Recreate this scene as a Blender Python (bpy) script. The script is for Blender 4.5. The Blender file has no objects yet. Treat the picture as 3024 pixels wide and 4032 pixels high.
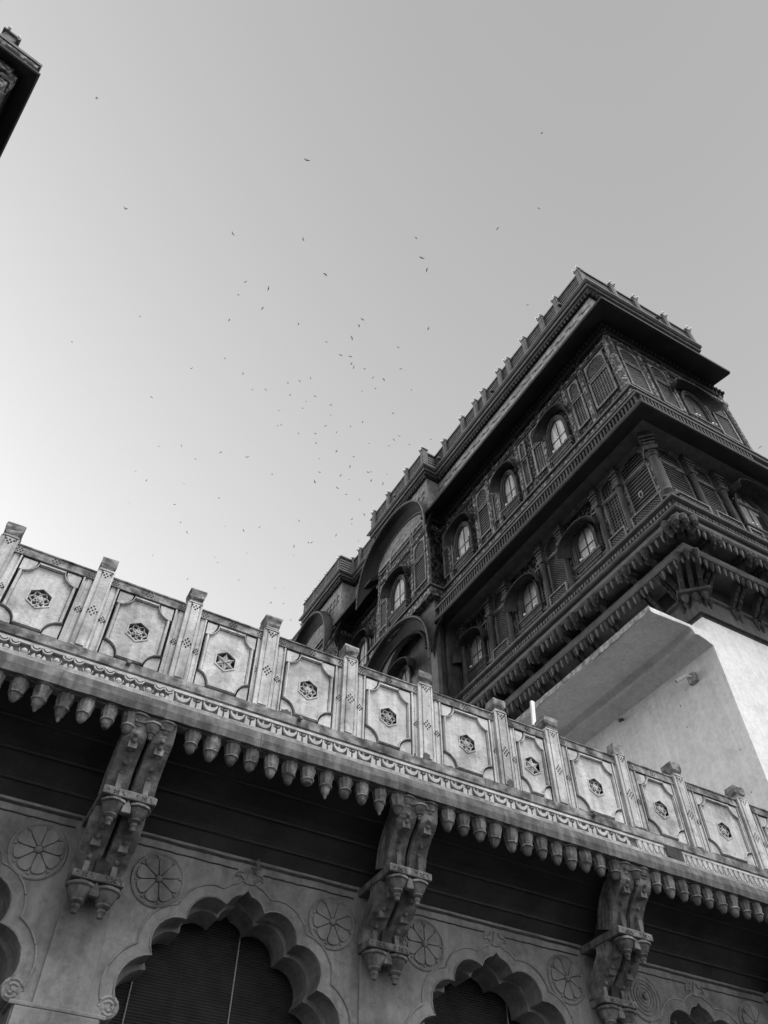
import bpy, bmesh, math, random
from mathutils import Vector, Matrix
random.seed(7)
PI=math.pi; R=math.radians
S=bpy.context.scene; COL=S.collection
# ------------------------------------------------------------ camera
F_PX=3150.0; PITCH,ROLL,YAW=R(49.91),R(.71),R(28.38)
fw=Vector((math.sin(YAW)*math.cos(PITCH),math.cos(YAW)*math.cos(PITCH),math.sin(PITCH)))
r0=Vector((math.cos(YAW),-math.sin(YAW),0)); u0=r0.cross(fw)
cr=r0*math.cos(ROLL)+u0*math.sin(ROLL); cu=-r0*math.sin(ROLL)+u0*math.cos(ROLL)
CAM=Vector((0,0,1.6))
cd=bpy.data.cameras.new('camera'); co=bpy.data.objects.new('camera',cd); COL.objects.link(co)
co.matrix_world=Matrix(((cr.x,cu.x,-fw.x,CAM.x),(cr.y,cu.y,-fw.y,CAM.y),(cr.z,cu.z,-fw.z,CAM.z),(0,0,0,1)))
cd.sensor_fit='VERTICAL'; cd.sensor_height=24.0; cd.lens=24.0*F_PX/4032; cd.clip_start=.05; cd.clip_end=5000
S.camera=co
def ray(x,y):
    d=fw*F_PX+cr*(x-1512)-cu*(y-2016); return d.normalized()
# ------------------------------------------------------------ sky, sun, exposure
SUN_EL,SUN_AZ=R(62),R(166)      # azimuth clockwise from +Y
SKY_EL,SKY_AZ=R(13),R(322)      # brightest part of the sky, low over the rooftops at the left
W=bpy.data.worlds.new('World'); S.world=W; W.use_nodes=True
nt=W.node_tree; nt.nodes.clear()
sk=nt.nodes.new('ShaderNodeTexSky'); sk.sky_type='NISHITA'; sk.sun_disc=False
sk.sun_elevation=SKY_EL; sk.sun_rotation=SKY_AZ; sk.air_density=1.0; sk.dust_density=1.0; sk.ozone_density=1.0
bw=nt.nodes.new('ShaderNodeRGBToBW'); bg=nt.nodes.new('ShaderNodeBackground'); bg.inputs[1].default_value=.15
pw=nt.nodes.new('ShaderNodeMath'); pw.operation='POWER'; pw.inputs[1].default_value=.77
ow=nt.nodes.new('ShaderNodeOutputWorld')
nt.links.new(sk.outputs[0],bw.inputs[0]); nt.links.new(bw.outputs[0],pw.inputs[0]); nt.links.new(pw.outputs[0],bg.inputs[0]); nt.links.new(bg.outputs[0],ow.inputs[0])
sl=bpy.data.lights.new('sun','SUN'); sl.energy=1.1; sl.angle=R(26); sl.color=(1,1,1)
so=bpy.data.objects.new('sun',sl); COL.objects.link(so)
sd=Vector((math.sin(SUN_AZ)*math.cos(SUN_EL),math.cos(SUN_AZ)*math.cos(SUN_EL),math.sin(SUN_EL)))
so.rotation_euler=sd.to_track_quat('Z','Y').to_euler()
S.view_settings.view_transform='Standard'; S.view_settings.look='None'; S.view_settings.gamma=1; S.view_settings.exposure=1.88
# ------------------------------------------------------------ materials
def mat(name,base,dark=None,scale=3.0,rough=.9,bump=.3,bscale=25,streak=0,pattern=None,contrast=.5,stain=0,spec=.3,vary=0):
    m=bpy.data.materials.new(name); m.use_nodes=True; t=m.node_tree; N=t.nodes; L=t.links
    b=N['Principled BSDF']; b.inputs['Roughness'].default_value=rough; b.inputs['Specular IOR Level'].default_value=spec
    tc=N.new('ShaderNodeTexCoord'); o=tc.outputs['Object']; oi=N.new('ShaderNodeObjectInfo')
    sc_=N.new('ShaderNodeVectorMath'); sc_.operation='MULTIPLY_ADD'; L.new(oi.outputs['Random'],sc_.inputs[0]); sc_.inputs[1].default_value=(31,17,23); L.new(o,sc_.inputs[2]); on=sc_.outputs[0]
    if dark is None: dark=base*.7
    def noise(sc,det=6,vec=None,rg=.55):
        n=N.new('ShaderNodeTexNoise'); n.inputs['Scale'].default_value=sc; n.inputs['Detail'].default_value=det; n.inputs['Roughness'].default_value=rg
        L.new(vec or on,n.inputs['Vector']); return n.outputs['Fac']
    def ramp(f,p0,p1,c0,c1):
        r=N.new('ShaderNodeMapRange'); r.clamp=True
        for i,v in enumerate((p0,p1,c0,c1)): r.inputs[i+1].default_value=v
        L.new(f,r.inputs[0]); return r.outputs[0]
    def mul(a,c):
        k=N.new('ShaderNodeMath'); k.operation='MULTIPLY'; L.new(a,k.inputs[0])
        if isinstance(c,(int,float)): k.inputs[1].default_value=c
        else: L.new(c,k.inputs[1])
        return k.outputs[0]
    n1=noise(scale,8); c=ramp(n1,.5-contrast*.35,.5+contrast*.3,dark,base)
    c=mul(c,ramp(noise(scale*9,5),.3,.7,.88,1.06))
    if streak:
        mp=N.new('ShaderNodeMapping'); mp.inputs['Scale'].default_value=(1,1,.09); L.new(on,mp.inputs[0])
        c=mul(c,ramp(noise(9,5,mp.outputs[0]),.42,.62,1-streak,1.0))
    if stain:
        c=mul(c,ramp(noise(1.7,9,rg=.7),.36,.52,1-stain,1.0))
        c=mul(c,ramp(noise(6.5,9,rg=.75),.34,.44,1-stain*.8,1.0))
    if vary: c=mul(c,ramp(oi.outputs['Random'],0,1,1-vary,1.0))
    h=noise(bscale,6,rg=.65)
    if pattern:
        kind,px,pz,dk=pattern
        sp=N.new('ShaderNodeSeparateXYZ'); L.new(o,sp.inputs[0])
        def wave(axis,p,ph=0):
            a=N.new('ShaderNodeMath'); a.operation='MULTIPLY_ADD'; L.new(axis,a.inputs[0]); a.inputs[1].default_value=PI/p; a.inputs[2].default_value=ph
            s=N.new('ShaderNodeMath'); s.operation='SINE'; L.new(a.outputs[0],s.inputs[0])
            q=N.new('ShaderNodeMath'); q.operation='ABSOLUTE'; L.new(s.outputs[0],q.inputs[0]); return q.outputs[0]
        X,Z=sp.outputs['X'],sp.outputs['Z']
        if kind=='diag':
            ad=N.new('ShaderNodeMath'); ad.operation='ADD'; L.new(X,ad.inputs[0]); L.new(Z,ad.inputs[1])
            sb=N.new('ShaderNodeMath'); sb.operation='SUBTRACT'; L.new(X,sb.inputs[0]); L.new(Z,sb.inputs[1])
            w=mul(wave(ad.outputs[0],px),wave(sb.outputs[0],pz)); hole=ramp(w,.28,.45,1,dk); hh=ramp(w,.28,.45,1,0)
        elif kind=='slat':
            w=wave(Z,pz); w2=wave(X,px); hole=mul(ramp(w,.45,.7,1,dk),ramp(w2,.0,.25,1.25,1)); hh=ramp(w,.4,.7,1,0)
        elif kind=='carve':
            v=N.new('ShaderNodeTexVoronoi'); v.inputs['Scale'].default_value=1/px; L.new(o,v.inputs['Vector'])
            hole=ramp(v.outputs['Distance'],.25,.6,1.15,dk); hh=ramp(v.outputs['Distance'],.2,.6,1,0)
        elif kind=='blind':
            w=wave(Z,pz); hole=mul(ramp(w,.05,.5,dk,1),ramp(wave(X,px),.0,.03,1.25,1)); hh=w
        else:
            w=mul(wave(X,px),wave(Z,pz)); hole=ramp(w,.3,.5,1,dk); hh=ramp(w,.3,.5,1,0)
        c=mul(c,hole)
        k=N.new('ShaderNodeMath'); k.operation='MULTIPLY_ADD'; L.new(h,k.inputs[0]); k.inputs[1].default_value=.4; L.new(hh,k.inputs[2]); h=k.outputs[0]
    L.new(c,b.inputs['Base Color'])
    if bump:
        bp=N.new('ShaderNodeBump'); bp.inputs['Strength'].default_value=bump; bp.inputs['Distance'].default_value=.02 if not pattern else .04
        L.new(h,bp.inputs['Height']); L.new(bp.outputs[0],b.inputs['Normal'])
    return m
M={}
M['plaster']=mat('weathered_lime_plaster',.68,.50,3.0,bump=.55,bscale=16,streak=.22,stain=.42,vary=.14)
M['rail']=mat('algae_stained_plaster',.40,.09,6,bump=.5,bscale=22,streak=.3,stain=.45,contrast=.4)
M['cap']=mat('blackened_cap_stone',.36,.045,9,bump=.6,bscale=20,streak=.1,contrast=.6)
M['fillet']=mat('cornice_fillet_plaster',.42,.26,4,bump=.4,streak=.3,stain=.3)
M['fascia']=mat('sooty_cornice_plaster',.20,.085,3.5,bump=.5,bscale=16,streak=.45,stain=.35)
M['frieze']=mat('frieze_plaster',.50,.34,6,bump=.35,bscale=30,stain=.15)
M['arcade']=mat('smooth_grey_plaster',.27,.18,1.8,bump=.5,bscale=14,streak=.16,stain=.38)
M['bracket']=mat('carved_bracket_plaster',.29,.12,9,bump=.6,bscale=26,streak=.4,vary=.25)
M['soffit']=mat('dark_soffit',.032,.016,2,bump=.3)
M['hole']=mat('deep_hole',.02,.012,5,bump=0)
M['friezebed']=mat('shaded_frieze_ground',.22,.12,8,bump=.3,streak=.2)  # ground darkened in colour for the undercut shade behind the relief
M['shade_soot']=mat('dark_shade_and_soot',.06,.03,12,bump=.3)  # dark colour for painted shade lines and gaps, also the real soot
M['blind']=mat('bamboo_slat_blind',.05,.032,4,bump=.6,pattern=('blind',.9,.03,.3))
M['cord']=mat('pale_cord',.35,.3,4,bump=0)
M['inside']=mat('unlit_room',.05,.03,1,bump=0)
M['exposed']=mat('exposed_dark_stone',.10,.05,10,bump=.6)
M['metal']=mat('dull_metal',.10,.06,10,rough=.5,bump=.1,spec=.5)
M['white']=mat('white_limewash',.83,.72,.9,bump=.45,bscale=9,streak=.08,stain=.13,contrast=.6)
M['slab']=mat('stained_concrete_edge',.55,.16,7,bump=.5,bscale=12,streak=.3)
M['whitepaint']=mat('white_paint',.85,.75,3,bump=.05)
M['bulb']=mat('opal_glass_bulb',.9,.88,3,rough=.3,bump=0,spec=.5)
M['stone']=mat('brown_sandstone',.11,.055,1.6,bump=.5,bscale=9,streak=.3,vary=.3)
M['stoneb']=mat('smooth_sandstone_block',.155,.09,1.4,bump=.3,bscale=5,streak=.3,vary=.25)
M['carved']=mat('carved_sandstone',.16,.08,3,bump=.9,pattern=('carve',.15,.15,.08))
M['carvedl']=mat('light_carved_sandstone',.30,.17,3,bump=.8,pattern=('carve',.17,.17,.25))
M['frame']=mat('sandstone_frame',.17,.11,3,bump=.3)
M['jframe']=mat('pale_sandstone_frame',.36,.19,4,bump=.3,streak=.25,vary=.25)
M['lichen']=mat('lichen_grey',.36,.2,20,bump=.2)
M['jali']=mat('fine_jali_screen',.16,.10,3,bump=1,pattern=('diag',.12,.12,.05))
M['jalib']=mat('hexagon_jali_screen',.17,.11,3,bump=1,pattern=('grid',.13,.15,.05))
M['jalis']=mat('ribbed_jali_screen',.15,.10,3,bump=1,pattern=('slat',.12,.16,.06))
M['rjali']=mat('parapet_jali',.20,.14,3,bump=1,pattern=('diag',.15,.15,.07))
M['rslat']=mat('parapet_louvres',.20,.14,3,bump=1,pattern=('slat',.5,.20,.08))
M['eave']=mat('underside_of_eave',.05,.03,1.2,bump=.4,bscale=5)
M['shutter']=mat('white_shutter_cloth',.82,.55,2.5,bump=.15,bscale=5,streak=.4,vary=.4)
M['bird']=mat('dark_feathers',.05,.03,6,bump=0)
M['ground']=mat('courtyard_paving',.07,.05,.8,bump=.3)
# ------------------------------------------------------------ mesh helpers
class MB:
    def __init__(s): s.v=[]; s.f=[]
    def add(s,v,f):
        n=len(s.v); s.v+=[tuple(p) for p in v]; s.f+=[tuple(i+n for i in q) for q in f]; return s
    def box(s,x0,x1,y0,y1,z0,z1):
        if x0>x1:x0,x1=x1,x0
        if y0>y1:y0,y1=y1,y0
        return s.add([(x0,y0,z0),(x1,y0,z0),(x1,y1,z0),(x0,y1,z0),(x0,y0,z1),(x1,y0,z1),(x1,y1,z1),(x0,y1,z1)],
            [(0,3,2,1),(4,5,6,7),(0,1,5,4),(1,2,6,5),(2,3,7,6),(3,0,4,7)])
    def prism(s,poly,y0,y1,ax='y'):          # poly (x,z) extruded along y ; ax='x': poly (y,z) along x ; ax='z': poly (x,y) along z
        n=len(poly)
        mk={'y':lambda p,d:(p[0],d,p[1]),'x':lambda p,d:(d,p[0],p[1]),'z':lambda p,d:(p[0],p[1],d)}[ax]
        v=[mk(p,y0) for p in poly]+[mk(p,y1) for p in poly]
        return s.add(v,[tuple(range(n)),tuple(range(2*n-1,n-1,-1))]+[(i,(i+1)%n,n+(i+1)%n,n+i) for i in range(n)])
    def ring(s,a,b,y0,y1):                    # band between two equal-length open/closed polylines (x,z)
        n=len(a)
        v=[(p[0],y0,p[1]) for p in a]+[(p[0],y0,p[1]) for p in b]+[(p[0],y1,p[1]) for p in a]+[(p[0],y1,p[1]) for p in b]
        f=[]
        for i in range(n):
            j=(i+1)%n; f+=[(i,j,n+j,n+i),(2*n+i,3*n+i,3*n+j,2*n+j),(i,2*n+i,2*n+j,j),(n+i,n+j,3*n+j,3*n+i)]
        return s.add(v,f)
    def lathe(s,cx,cy,prof,n=12,rib=0,sq=None,zs=1):
        v=[];f=[];m=len(prof)
        for k,(r,z) in enumerate(prof):
            for i in range(n):
                a=2*PI*(i+.5)/n; rr=r*(1-(rib if i%2 else 0)); v.append((cx+rr*math.cos(a),cy+rr*math.sin(a),z))
        for k in range(m-1):
            for i in range(n):
                j=(i+1)%n; f.append((k*n+i,k*n+j,(k+1)*n+j,(k+1)*n+i))
        f.append(tuple(range(n-1,-1,-1))); f.append(tuple((m-1)*n+i for i in range(n)))
        return s.add(v,f)
    def tube(s,pts,r,n=6,closed=False):
        P=[Vector(p) for p in pts]; N=len(P); v=[];f=[]
        for i,p in enumerate(P):
            if closed: t=(P[(i+1)%N]-P[i-1])
            else: t=P[min(i+1,N-1)]-P[max(i-1,0)]
            t.normalize(); a=Vector((0,0,1)) if abs(t.z)<.9 else Vector((0,1,0))
            u=t.cross(a).normalized(); w=t.cross(u); rr=r[i] if isinstance(r,(list,tuple)) else r
            for k in range(n):
                q=2*PI*k/n; v.append(p+u*rr*math.cos(q)+w*rr*math.sin(q))
        for i in range(N if closed else N-1):
            for k in range(n):
                a=i*n+k;b=i*n+(k+1)%n;c=((i+1)%N)*n+(k+1)%n;d=((i+1)%N)*n+k; f.append((a,b,c,d))
        if not closed: f.append(tuple(range(n-1,-1,-1))); f.append(tuple((N-1)*n+k for k in range(n)))
        return s.add(v,f)
    def ball(s,x,y,z,r,n=8):
        return s.lathe(x,y,[(r*math.sin(PI*k/6)+.0005,z-r*math.cos(PI*k/6)) for k in range(7)],n)
    def plate(s,outer,holes,y0,y1):           # (x,z) plate with holes, closed solid
        bm=bmesh.new(); E=[]
        for lp in [outer]+holes:
            vs=[bm.verts.new((p[0],0,p[1])) for p in lp]
            E+=[bm.edges.new((vs[i],vs[(i+1)%len(vs)])) for i in range(len(vs))]
        bmesh.ops.triangle_fill(bm,edges=E,use_beauty=True,use_dissolve=False)
        bm.verts.index_update(); V=[(v.co.x,v.co.z) for v in bm.verts]; T=[tuple(v.index for v in f.verts) for f in bm.faces]
        Ed=[(e.verts[0].index,e.verts[1].index) for e in bm.edges if len(e.link_faces)==1]
        bm.free(); n=len(V)
        s.add([(p[0],y0,p[1]) for p in V]+[(p[0],y1,p[1]) for p in V],T+[tuple(i+n for i in t[::-1]) for t in T]+[(a,b,b+n,a+n) for a,b in Ed]); return s
    def run(s,prof,x0,x1,m0=0,m1=0,base=0):   # closed profile (a,z) (a = outward = -y) swept along x; mitred ends
        n=len(prof); v=[]
        for a,z in prof: v.append((x0-m0*(a-base),-a,z))
        for a,z in prof: v.append((x1+m1*(a-base),-a,z))
        return s.add(v,[tuple(range(n)),tuple(range(2*n-1,n-1,-1))]+[(i,(i+1)%n,n+(i+1)%n,n+i) for i in range(n)])
    def build(s,name,m,parent=None,mw=None,smooth=False,loc=None,jit=0,bevel=0):
        me=bpy.data.meshes.new(name); v=s.v
        if loc is not None: v=[(p[0]-loc[0],p[1]-loc[1],p[2]-loc[2]) for p in v]
        if jit: v=[tuple(c+random.uniform(-jit,jit) for c in p) for p in v]
        me.from_pydata(v,[],s.f)
        bm=bmesh.new(); bm.from_mesh(me); bmesh.ops.recalc_face_normals(bm,faces=bm.faces); bm.to_mesh(me); bm.free()
        if smooth:
            for p in me.polygons: p.use_smooth=True
            try: me.set_sharp_from_angle(angle=R(40))
            except Exception: pass
        me.materials.append(M[m] if isinstance(m,str) else m)
        o=bpy.data.objects.new(name,me); COL.objects.link(o)
        w=mw.copy() if mw is not None else Matrix.Identity(4)
        if loc is not None: w=w@Matrix.Translation(Vector(loc))
        put(o,parent,w)
        if bevel:
            b=o.modifiers.new('bevel','BEVEL'); b.width=bevel; b.segments=2; b.limit_method='ANGLE'; b.angle_limit=R(40)
        return o
WM={}
def put(o,parent,w):
    WM[o.name]=w.copy(); o.parent=parent
    o.matrix_basis=(WM[parent.name].inverted()@w) if parent else w
def tag(o,label=None,cat=None,group=None,kind=None):
    if label:o['label']=label
    if cat:o['category']=cat
    if group:o['group']=group
    if kind:o['kind']=kind
    return o
def empty(name,loc,label=None,cat=None,group=None):
    o=bpy.data.objects.new(name,None); COL.objects.link(o); put(o,None,Matrix.Translation(Vector(loc))); return tag(o,label,cat,group)
def dup(o,dx,parent=None):                      # copy a part with its sub-parts, moved by dx in world space
    def rec(q,par):
        c=q.copy(); COL.objects.link(c); put(c,par,Matrix.Translation(Vector(dx))@WM[q.name])
        for ch in [k for k in kids.get(q.name,())]: rec(ch,c)
        return c
    return rec(o,parent or o.parent)
kids={}
def sub(parent,ch): kids.setdefault(parent.name,[]).append(ch); return ch
def arc(cx,cz,r,a0,a1,n):
    return [(cx+r*math.cos(R(a0+(a1-a0)*i/n)),cz+r*math.sin(R(a0+(a1-a0)*i/n))) for i in range(n+1)]
def cr_spline(P,n=6):
    out=[]
    for i in range(len(P)-1):
        p0=P[max(i-1,0)];p1=P[i];p2=P[i+1];p3=P[min(i+2,len(P)-1)]
        for k in range(n):
            t=k/n; out.append(tuple(.5*((2*p1[j])+(-p0[j]+p2[j])*t+(2*p0[j]-5*p1[j]+4*p2[j]-p3[j])*t*t+(-p0[j]+3*p1[j]-3*p2[j]+p3[j])*t**3) for j in range(len(p1))))
    out.append(tuple(P[-1])); return out
def bulge(a,b,h,n=8):                            # circular arc a->b, bulging left of the direction a->b by h (right if negative)
    ax,az=a;bx,bz=b; L=math.hypot(bx-ax,bz-az); sg=1 if h>0 else -1; h=abs(h)
    nx,nz=-(bz-az)/L*sg,(bx-ax)/L*sg; rr=(L*L/4+h*h)/(2*h); cx=(ax+bx)/2+nx*(h-rr); cz=(az+bz)/2+nz*(h-rr)
    t0=math.atan2(az-cz,ax-cx); t1=math.atan2(bz-cz,bx-cx); d=t1-t0
    while d>PI: d-=2*PI
    while d<-PI: d+=2*PI
    if h>L/2: d+=-2*PI if d>0 else 2*PI
    return [(cx+rr*math.cos(t0+d*i/n),cz+rr*math.sin(t0+d*i/n)) for i in range(n+1)]
# ------------------------------------------------------------ ground
g=MB(); g.add([(-600,-600,0),(600,-600,0),(600,600,0),(-600,600,0)],[(0,1,2,3)])
tag(g.build('ground','ground'),kind='structure')
# ============================================================ foreground arcaded gallery
gal=empty('gallery_building',(5,8.9,0),'weathered plaster gallery with scalloped arches, deep eave and parapet across the bottom','building')
def q8(x,z,Y): return x*Y/8, 1.6+(z-1.6)*Y/8
# --- parapet
POST=[(-5.8,-5.58),(-4.6,-4.38),(-3.4,-3.18),(-2.2,-1.98),(-1.0,-.78),(.21,.42),(1.41,1.62),(2.5,2.73),(3.72,3.94),(4.92,5.16),(6.24,6.47),(7.18,7.43),(8.54,8.77),(9.76,9.98),(11.17,11.41),(12.5,12.73),(13.7,13.92),(14.9,15.12),(16.1,16.32),(17.3,17.52),(18.5,18.72)]
ZB=7.50; ZT=8.80
def cluster(mb,cx,cz,p,y,rows=(1,2,3,2,1),r=.0125,sl=1.0):
    k=len(rows)
    for i,nr in enumerate(rows):
        for j in range(nr):
            x=cx+(j-(nr-1)/2)*p; z=cz+((k-1)/2-i)*p*.62*sl
            a=[(x+r*math.cos(PI/3*t+.2),z+r*1.15*math.sin(PI/3*t+.2)) for t in range(6)]
            mb.prism(a,y-.003,y+.01)
plinth=MB(); plinth.box(-6,19,7.925,8.3,7.49,7.605)
plinth.build('parapet_plinth','rail',gal)
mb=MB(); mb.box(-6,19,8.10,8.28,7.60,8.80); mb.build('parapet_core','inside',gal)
hexa=lambda cx,cz,r,o=0:[(cx+r*math.cos(PI/3*i+PI/2+o),cz+r*math.sin(PI/3*i+PI/2+o)) for i in range(6)]
def post(i):
    a,b=POST[i]; Y=7.945; x0,x1=a*Y/8,b*Y/8; cx=(x0+x1)/2; w=x1-x0
    m=MB(); m.box(x0,x1,Y+.012,8.12,7.6,8.855)
    m.box(x0,x0+.045,Y,Y+.012,7.62,8.85); m.box(x1-.028,x1,Y,Y+.012,7.62,8.85)
    m.box(x0+.062,x1-.045,Y-.006,Y+.012,7.64,8.835)
    m.box(x0+.01,x1-.01,Y-.012,8.1,8.84,8.862)
    o=m.build('parapet_post','plaster',gal,loc=(cx,8.05,7.6),jit=.0025,bevel=.006)
    h=MB(); pc=(x0+.062+x1-.045)/2
    cluster(h,pc,8.17,.05,Y-.006,r=.0125,sl=1.08); cluster(h,pc,8.765,.046,Y-.006,rows=(3,2,1),r=.0125,sl=1.1)
    sub(o,h.build('perforations','hole',o))
    c=MB(); r=random.Random(i*3+1)
    if i==12: c.box(cx-.1,cx+.1,7.96,8.12,8.862,9.06)
    else:
        yy=8.04; k=w/.23*r.uniform(.95,1.05)
        c.lathe(cx,yy,[(.135*k,8.862),(.14*k,8.885),(.115*k,8.90),(.118*k,8.915),(.15*k,8.95),(.158*k,8.99),(.165*k,9.045),(.16*k,9.075),(.13*k,9.088)],4)
    sub(o,c.build('post_cap','cap',o,loc=(cx,8.04,8.86),jit=.012,bevel=.008))
    return o
for i in range(len(POST)): post(i)
def panel(i,star):
    x0,x1=POST[i][1],POST[i+1][0]; cx=(x0+x1)/2; Y=8.0
    yo=8.0; rt=MB()
    fx0,fx1=x0+.135,x1-.145 ; fz0,fz1=7.665,8.655
    if x1-x0<.9: fx0,fx1=x0+.11,x1-.09
    rx=.19 if x1-x0>.9 else .15; rz=.20
    # vertical pilaster strips beside the post and a rail above
    base=MB()
    base.box(x0,fx0-.022,8.01,8.12,7.6,8.69); base.box(fx1+.022,x1,8.01,8.12,7.6,8.69)
    base.box(x0+.02,x0+.07,7.998,8.02,7.62,8.69); base.box(x1-.07,x1-.02,7.998,8.02,7.62,8.69)
    base.box(fx0-.04,fx0-.02,7.985,8.03,7.61,8.675); base.box(fx1+.02,fx1+.04,7.985,8.03,7.61,8.675)
    def quat(d,n=8):                       # rectangle with quarter-circle bites, inset d
        X0,X1,Z0,Z1=fx0+d,fx1-d,fz0+d,fz1-d; P=[]
        def q(cx_,cz_,a0,a1): 
            for k in range(n+1):
                t=R(a0+(a1-a0)*k/n); P.append((cx_+(rx+d*.35)*math.cos(t),cz_+(rz+d*.35)*math.sin(t)))
        q(fx0,fz0,90,0); P.append((P[-1][0]+.001,Z0)); 
        P[0:0]=[(X0,P[0][1]+.001)]
        P.append((fx1-rx-d*.35-.001,Z0)); q(fx1,fz0,180,90); P.append((X1,P[-1][1]+.001))
        P.append((X1,fz1-rz-d*.35-.001)); q(fx1,fz1,270,180); P.append((P[-1][0]-.001,Z1))
        P.append((fx0+rx+d*.35+.001,Z1)); q(fx0,fz1,360,270); P.append((X0,P[-1][1]-.001))
        return P
    ho=hexa(cx,8.14,.142)
    field=MB(); field.plate(quat(.062),[ho],8.004,8.13)
    field.ring(quat(.044),quat(.068),8.022,8.06)
    field.ring(quat(.014),quat(.052),7.984,8.06)
    field.ring(quat(.022),quat(.044),7.966,8.0)
    # corner quarter fields
    for (qx,qz,a0) in ((fx0,fz0,0),(fx1,fz0,90),(fx1,fz1,180),(fx0,fz1,270)):
        P=[(qx,qz)]+[(qx+(rx-.016)*math.cos(R(a0+90*k/8)),qz+(rz-.016)*math.sin(R(a0+90*k/8))) for k in range(9)]
        field.prism(P,7.996,8.12)
    field.add(base.v,base.f)
    field.ring(hexa(cx,8.14,.163),hexa(cx,8.14,.142),7.994,8.05)
    o=field.build('parapet_panel','plaster',gal,loc=(cx,8,7.6))
    rl=MB(); rl.box(x0-.005,x1+.005,7.985,8.15,8.69,8.80); rl.box(x0,x1,7.972,8.17,8.80,8.822); rl.box(x0,x1,7.978,8.0,8.678,8.692)
    sub(o,rl.build('top_rail','rail',o,bevel=.004,jit=.0015))
    h=MB(); cluster(h,cx,8.745,.042,7.985,rows=(2,3,2),r=.011,sl=1.2); cluster(h,x0+.05,8.74,.036,7.985,rows=(2,3,2),r=.0095,sl=1.2); cluster(h,x1-.05,8.74,.036,7.985,rows=(2,3,2),r=.0095,sl=1.2)
    cluster(h,x0+.045,8.13,.034,7.998,r=.0092,sl=1.05); cluster(h,x1-.045,8.17,.034,7.998,r=.0092,sl=1.05)
    sub(o,h.build('perforations','hole',o))
    # pierced rosette
    s=MB(); H=hexa(cx,8.14,.145); I=[(cx+.082*math.cos(PI/3*k),8.14+.082*math.sin(PI/3*k)) for k in range(6)]
    def bar(a,b,w=.0085,y0=8.022,y1=8.06):
        dx,dz=b[0]-a[0],b[1]-a[1]; L=math.hypot(dx,dz); nx,nz=-dz/L*w,dx/L*w
        s.prism([(a[0]+nx,a[1]+nz),(b[0]+nx,b[1]+nz),(b[0]-nx,b[1]-nz),(a[0]-nx,a[1]-nz)],y0,y1)
    if star:
        for k in range(6):
            t=PI/3*k+PI/2; A=(cx+.14*math.cos(t),8.14+.14*math.sin(t)); w=.038
            B=(cx+.07*math.cos(t+.5),8.14+.07*math.sin(t+.5)); D=(cx+.07*math.cos(t-.5),8.14+.07*math.sin(t-.5))
            s.prism([(cx,8.14),D,A,B],8.02,8.07); bar((cx,8.14),A,.006,8.01,8.05)
    else:
        for k in range(6):
            mid=((H[k][0]+H[(k+1)%6][0])/2,(H[k][1]+H[(k+1)%6][1])/2)
            J=(cx+.075*math.cos(PI/3*k+PI/2+PI/6),8.14+.075*math.sin(PI/3*k+PI/2+PI/6))
            K=(cx+.085*math.cos(PI/3*k+PI/2),8.14+.085*math.sin(PI/3*k+PI/2)); K2=(cx+.085*math.cos(PI/3*(k+1)+PI/2),8.14+.085*math.sin(PI/3*(k+1)+PI/2))
            bar(mid,K,.007); bar(mid,K2,.007); bar(K,(cx+.04*math.cos(PI/3*k+PI/2+PI/6),8.14+.04*math.sin(PI/3*k+PI/2+PI/6)),.006); bar(K2,(cx+.04*math.cos(PI/3*k+PI/2+PI/6),8.14+.04*math.sin(PI/3*k+PI/2+PI/6)),.006)
            s.prism([(cx+.03*math.cos(PI/3*k)+.017*math.cos(t),8.14+.03*math.sin(PI/3*k)+.017*math.sin(t)) for t in [PI/4*j for j in range(8)]],8.012,8.05)
    s.prism([(cx+.02*math.cos(PI/4*j),8.14+.02*math.sin(PI/4*j)) for j in range(8)],8.004,8.06)
    sub(o,s.build('pierced_rosette','plaster',o,loc=(cx,8,8.14)))
    b=MB(); b.prism(hexa(cx,8.14,.15),8.095,8.099); sub(o,b.build('rosette_recess','hole',o))
    return o
for i in range(len(POST)-1): panel(i,i in (6,10))
# broken plaster along the foot of the parapet
def blotch(m,cx,cz,w,h,y,seed):
    r=random.Random(seed); P=[]
    for k in range(18):
        t=2*PI*k/18; q=r.uniform(.6,1.05); P.append((cx+w*q*math.cos(t),max(7.606,cz+h*q*math.sin(t))))
    m.prism(P,y-.004,y+.01)
for k,(x,z,w,h,y) in enumerate([(4.835,7.66,.035,.05,8.003),(4.98,7.66,.06,.07,7.94),(5.13,7.66,.02,.06,8.003),(5.36,7.63,.13,.045,7.985),(6.0,7.62,.09,.03,7.985),(6.33,7.66,.06,.08,7.94),(6.47,7.64,.03,.05,8.0),(2.95,7.66,.10,.07,7.985),(3.45,7.62,.1,.04,7.985),(7.6,7.64,.06,.04,7.99),(4.1,7.63,.05,.03,7.99),(4.6,7.61,.07,.02,7.98),(8.7,7.63,.08,.03,7.94),(7.0,7.63,.08,.03,7.985),(1.2,7.62,.06,.02,7.985)]):
    m=MB(); blotch(m,x,z,w,h,y,k); m.build('exposed_stone','exposed',gal)
# drain spouts
for x8,z8 in ((.92,7.66),(3.15,7.66),(7.83,7.65)):
    m=MB(); x,z=q8(x8,z8,7.9); m.tube([(x,7.99,z),(x,7.86,z-.01)],.028,10); m.tube([(x,7.861,z-.01),(x,7.855,z-.01)],.022,10)
    m.build('drain_spout','metal',gal)
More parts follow.
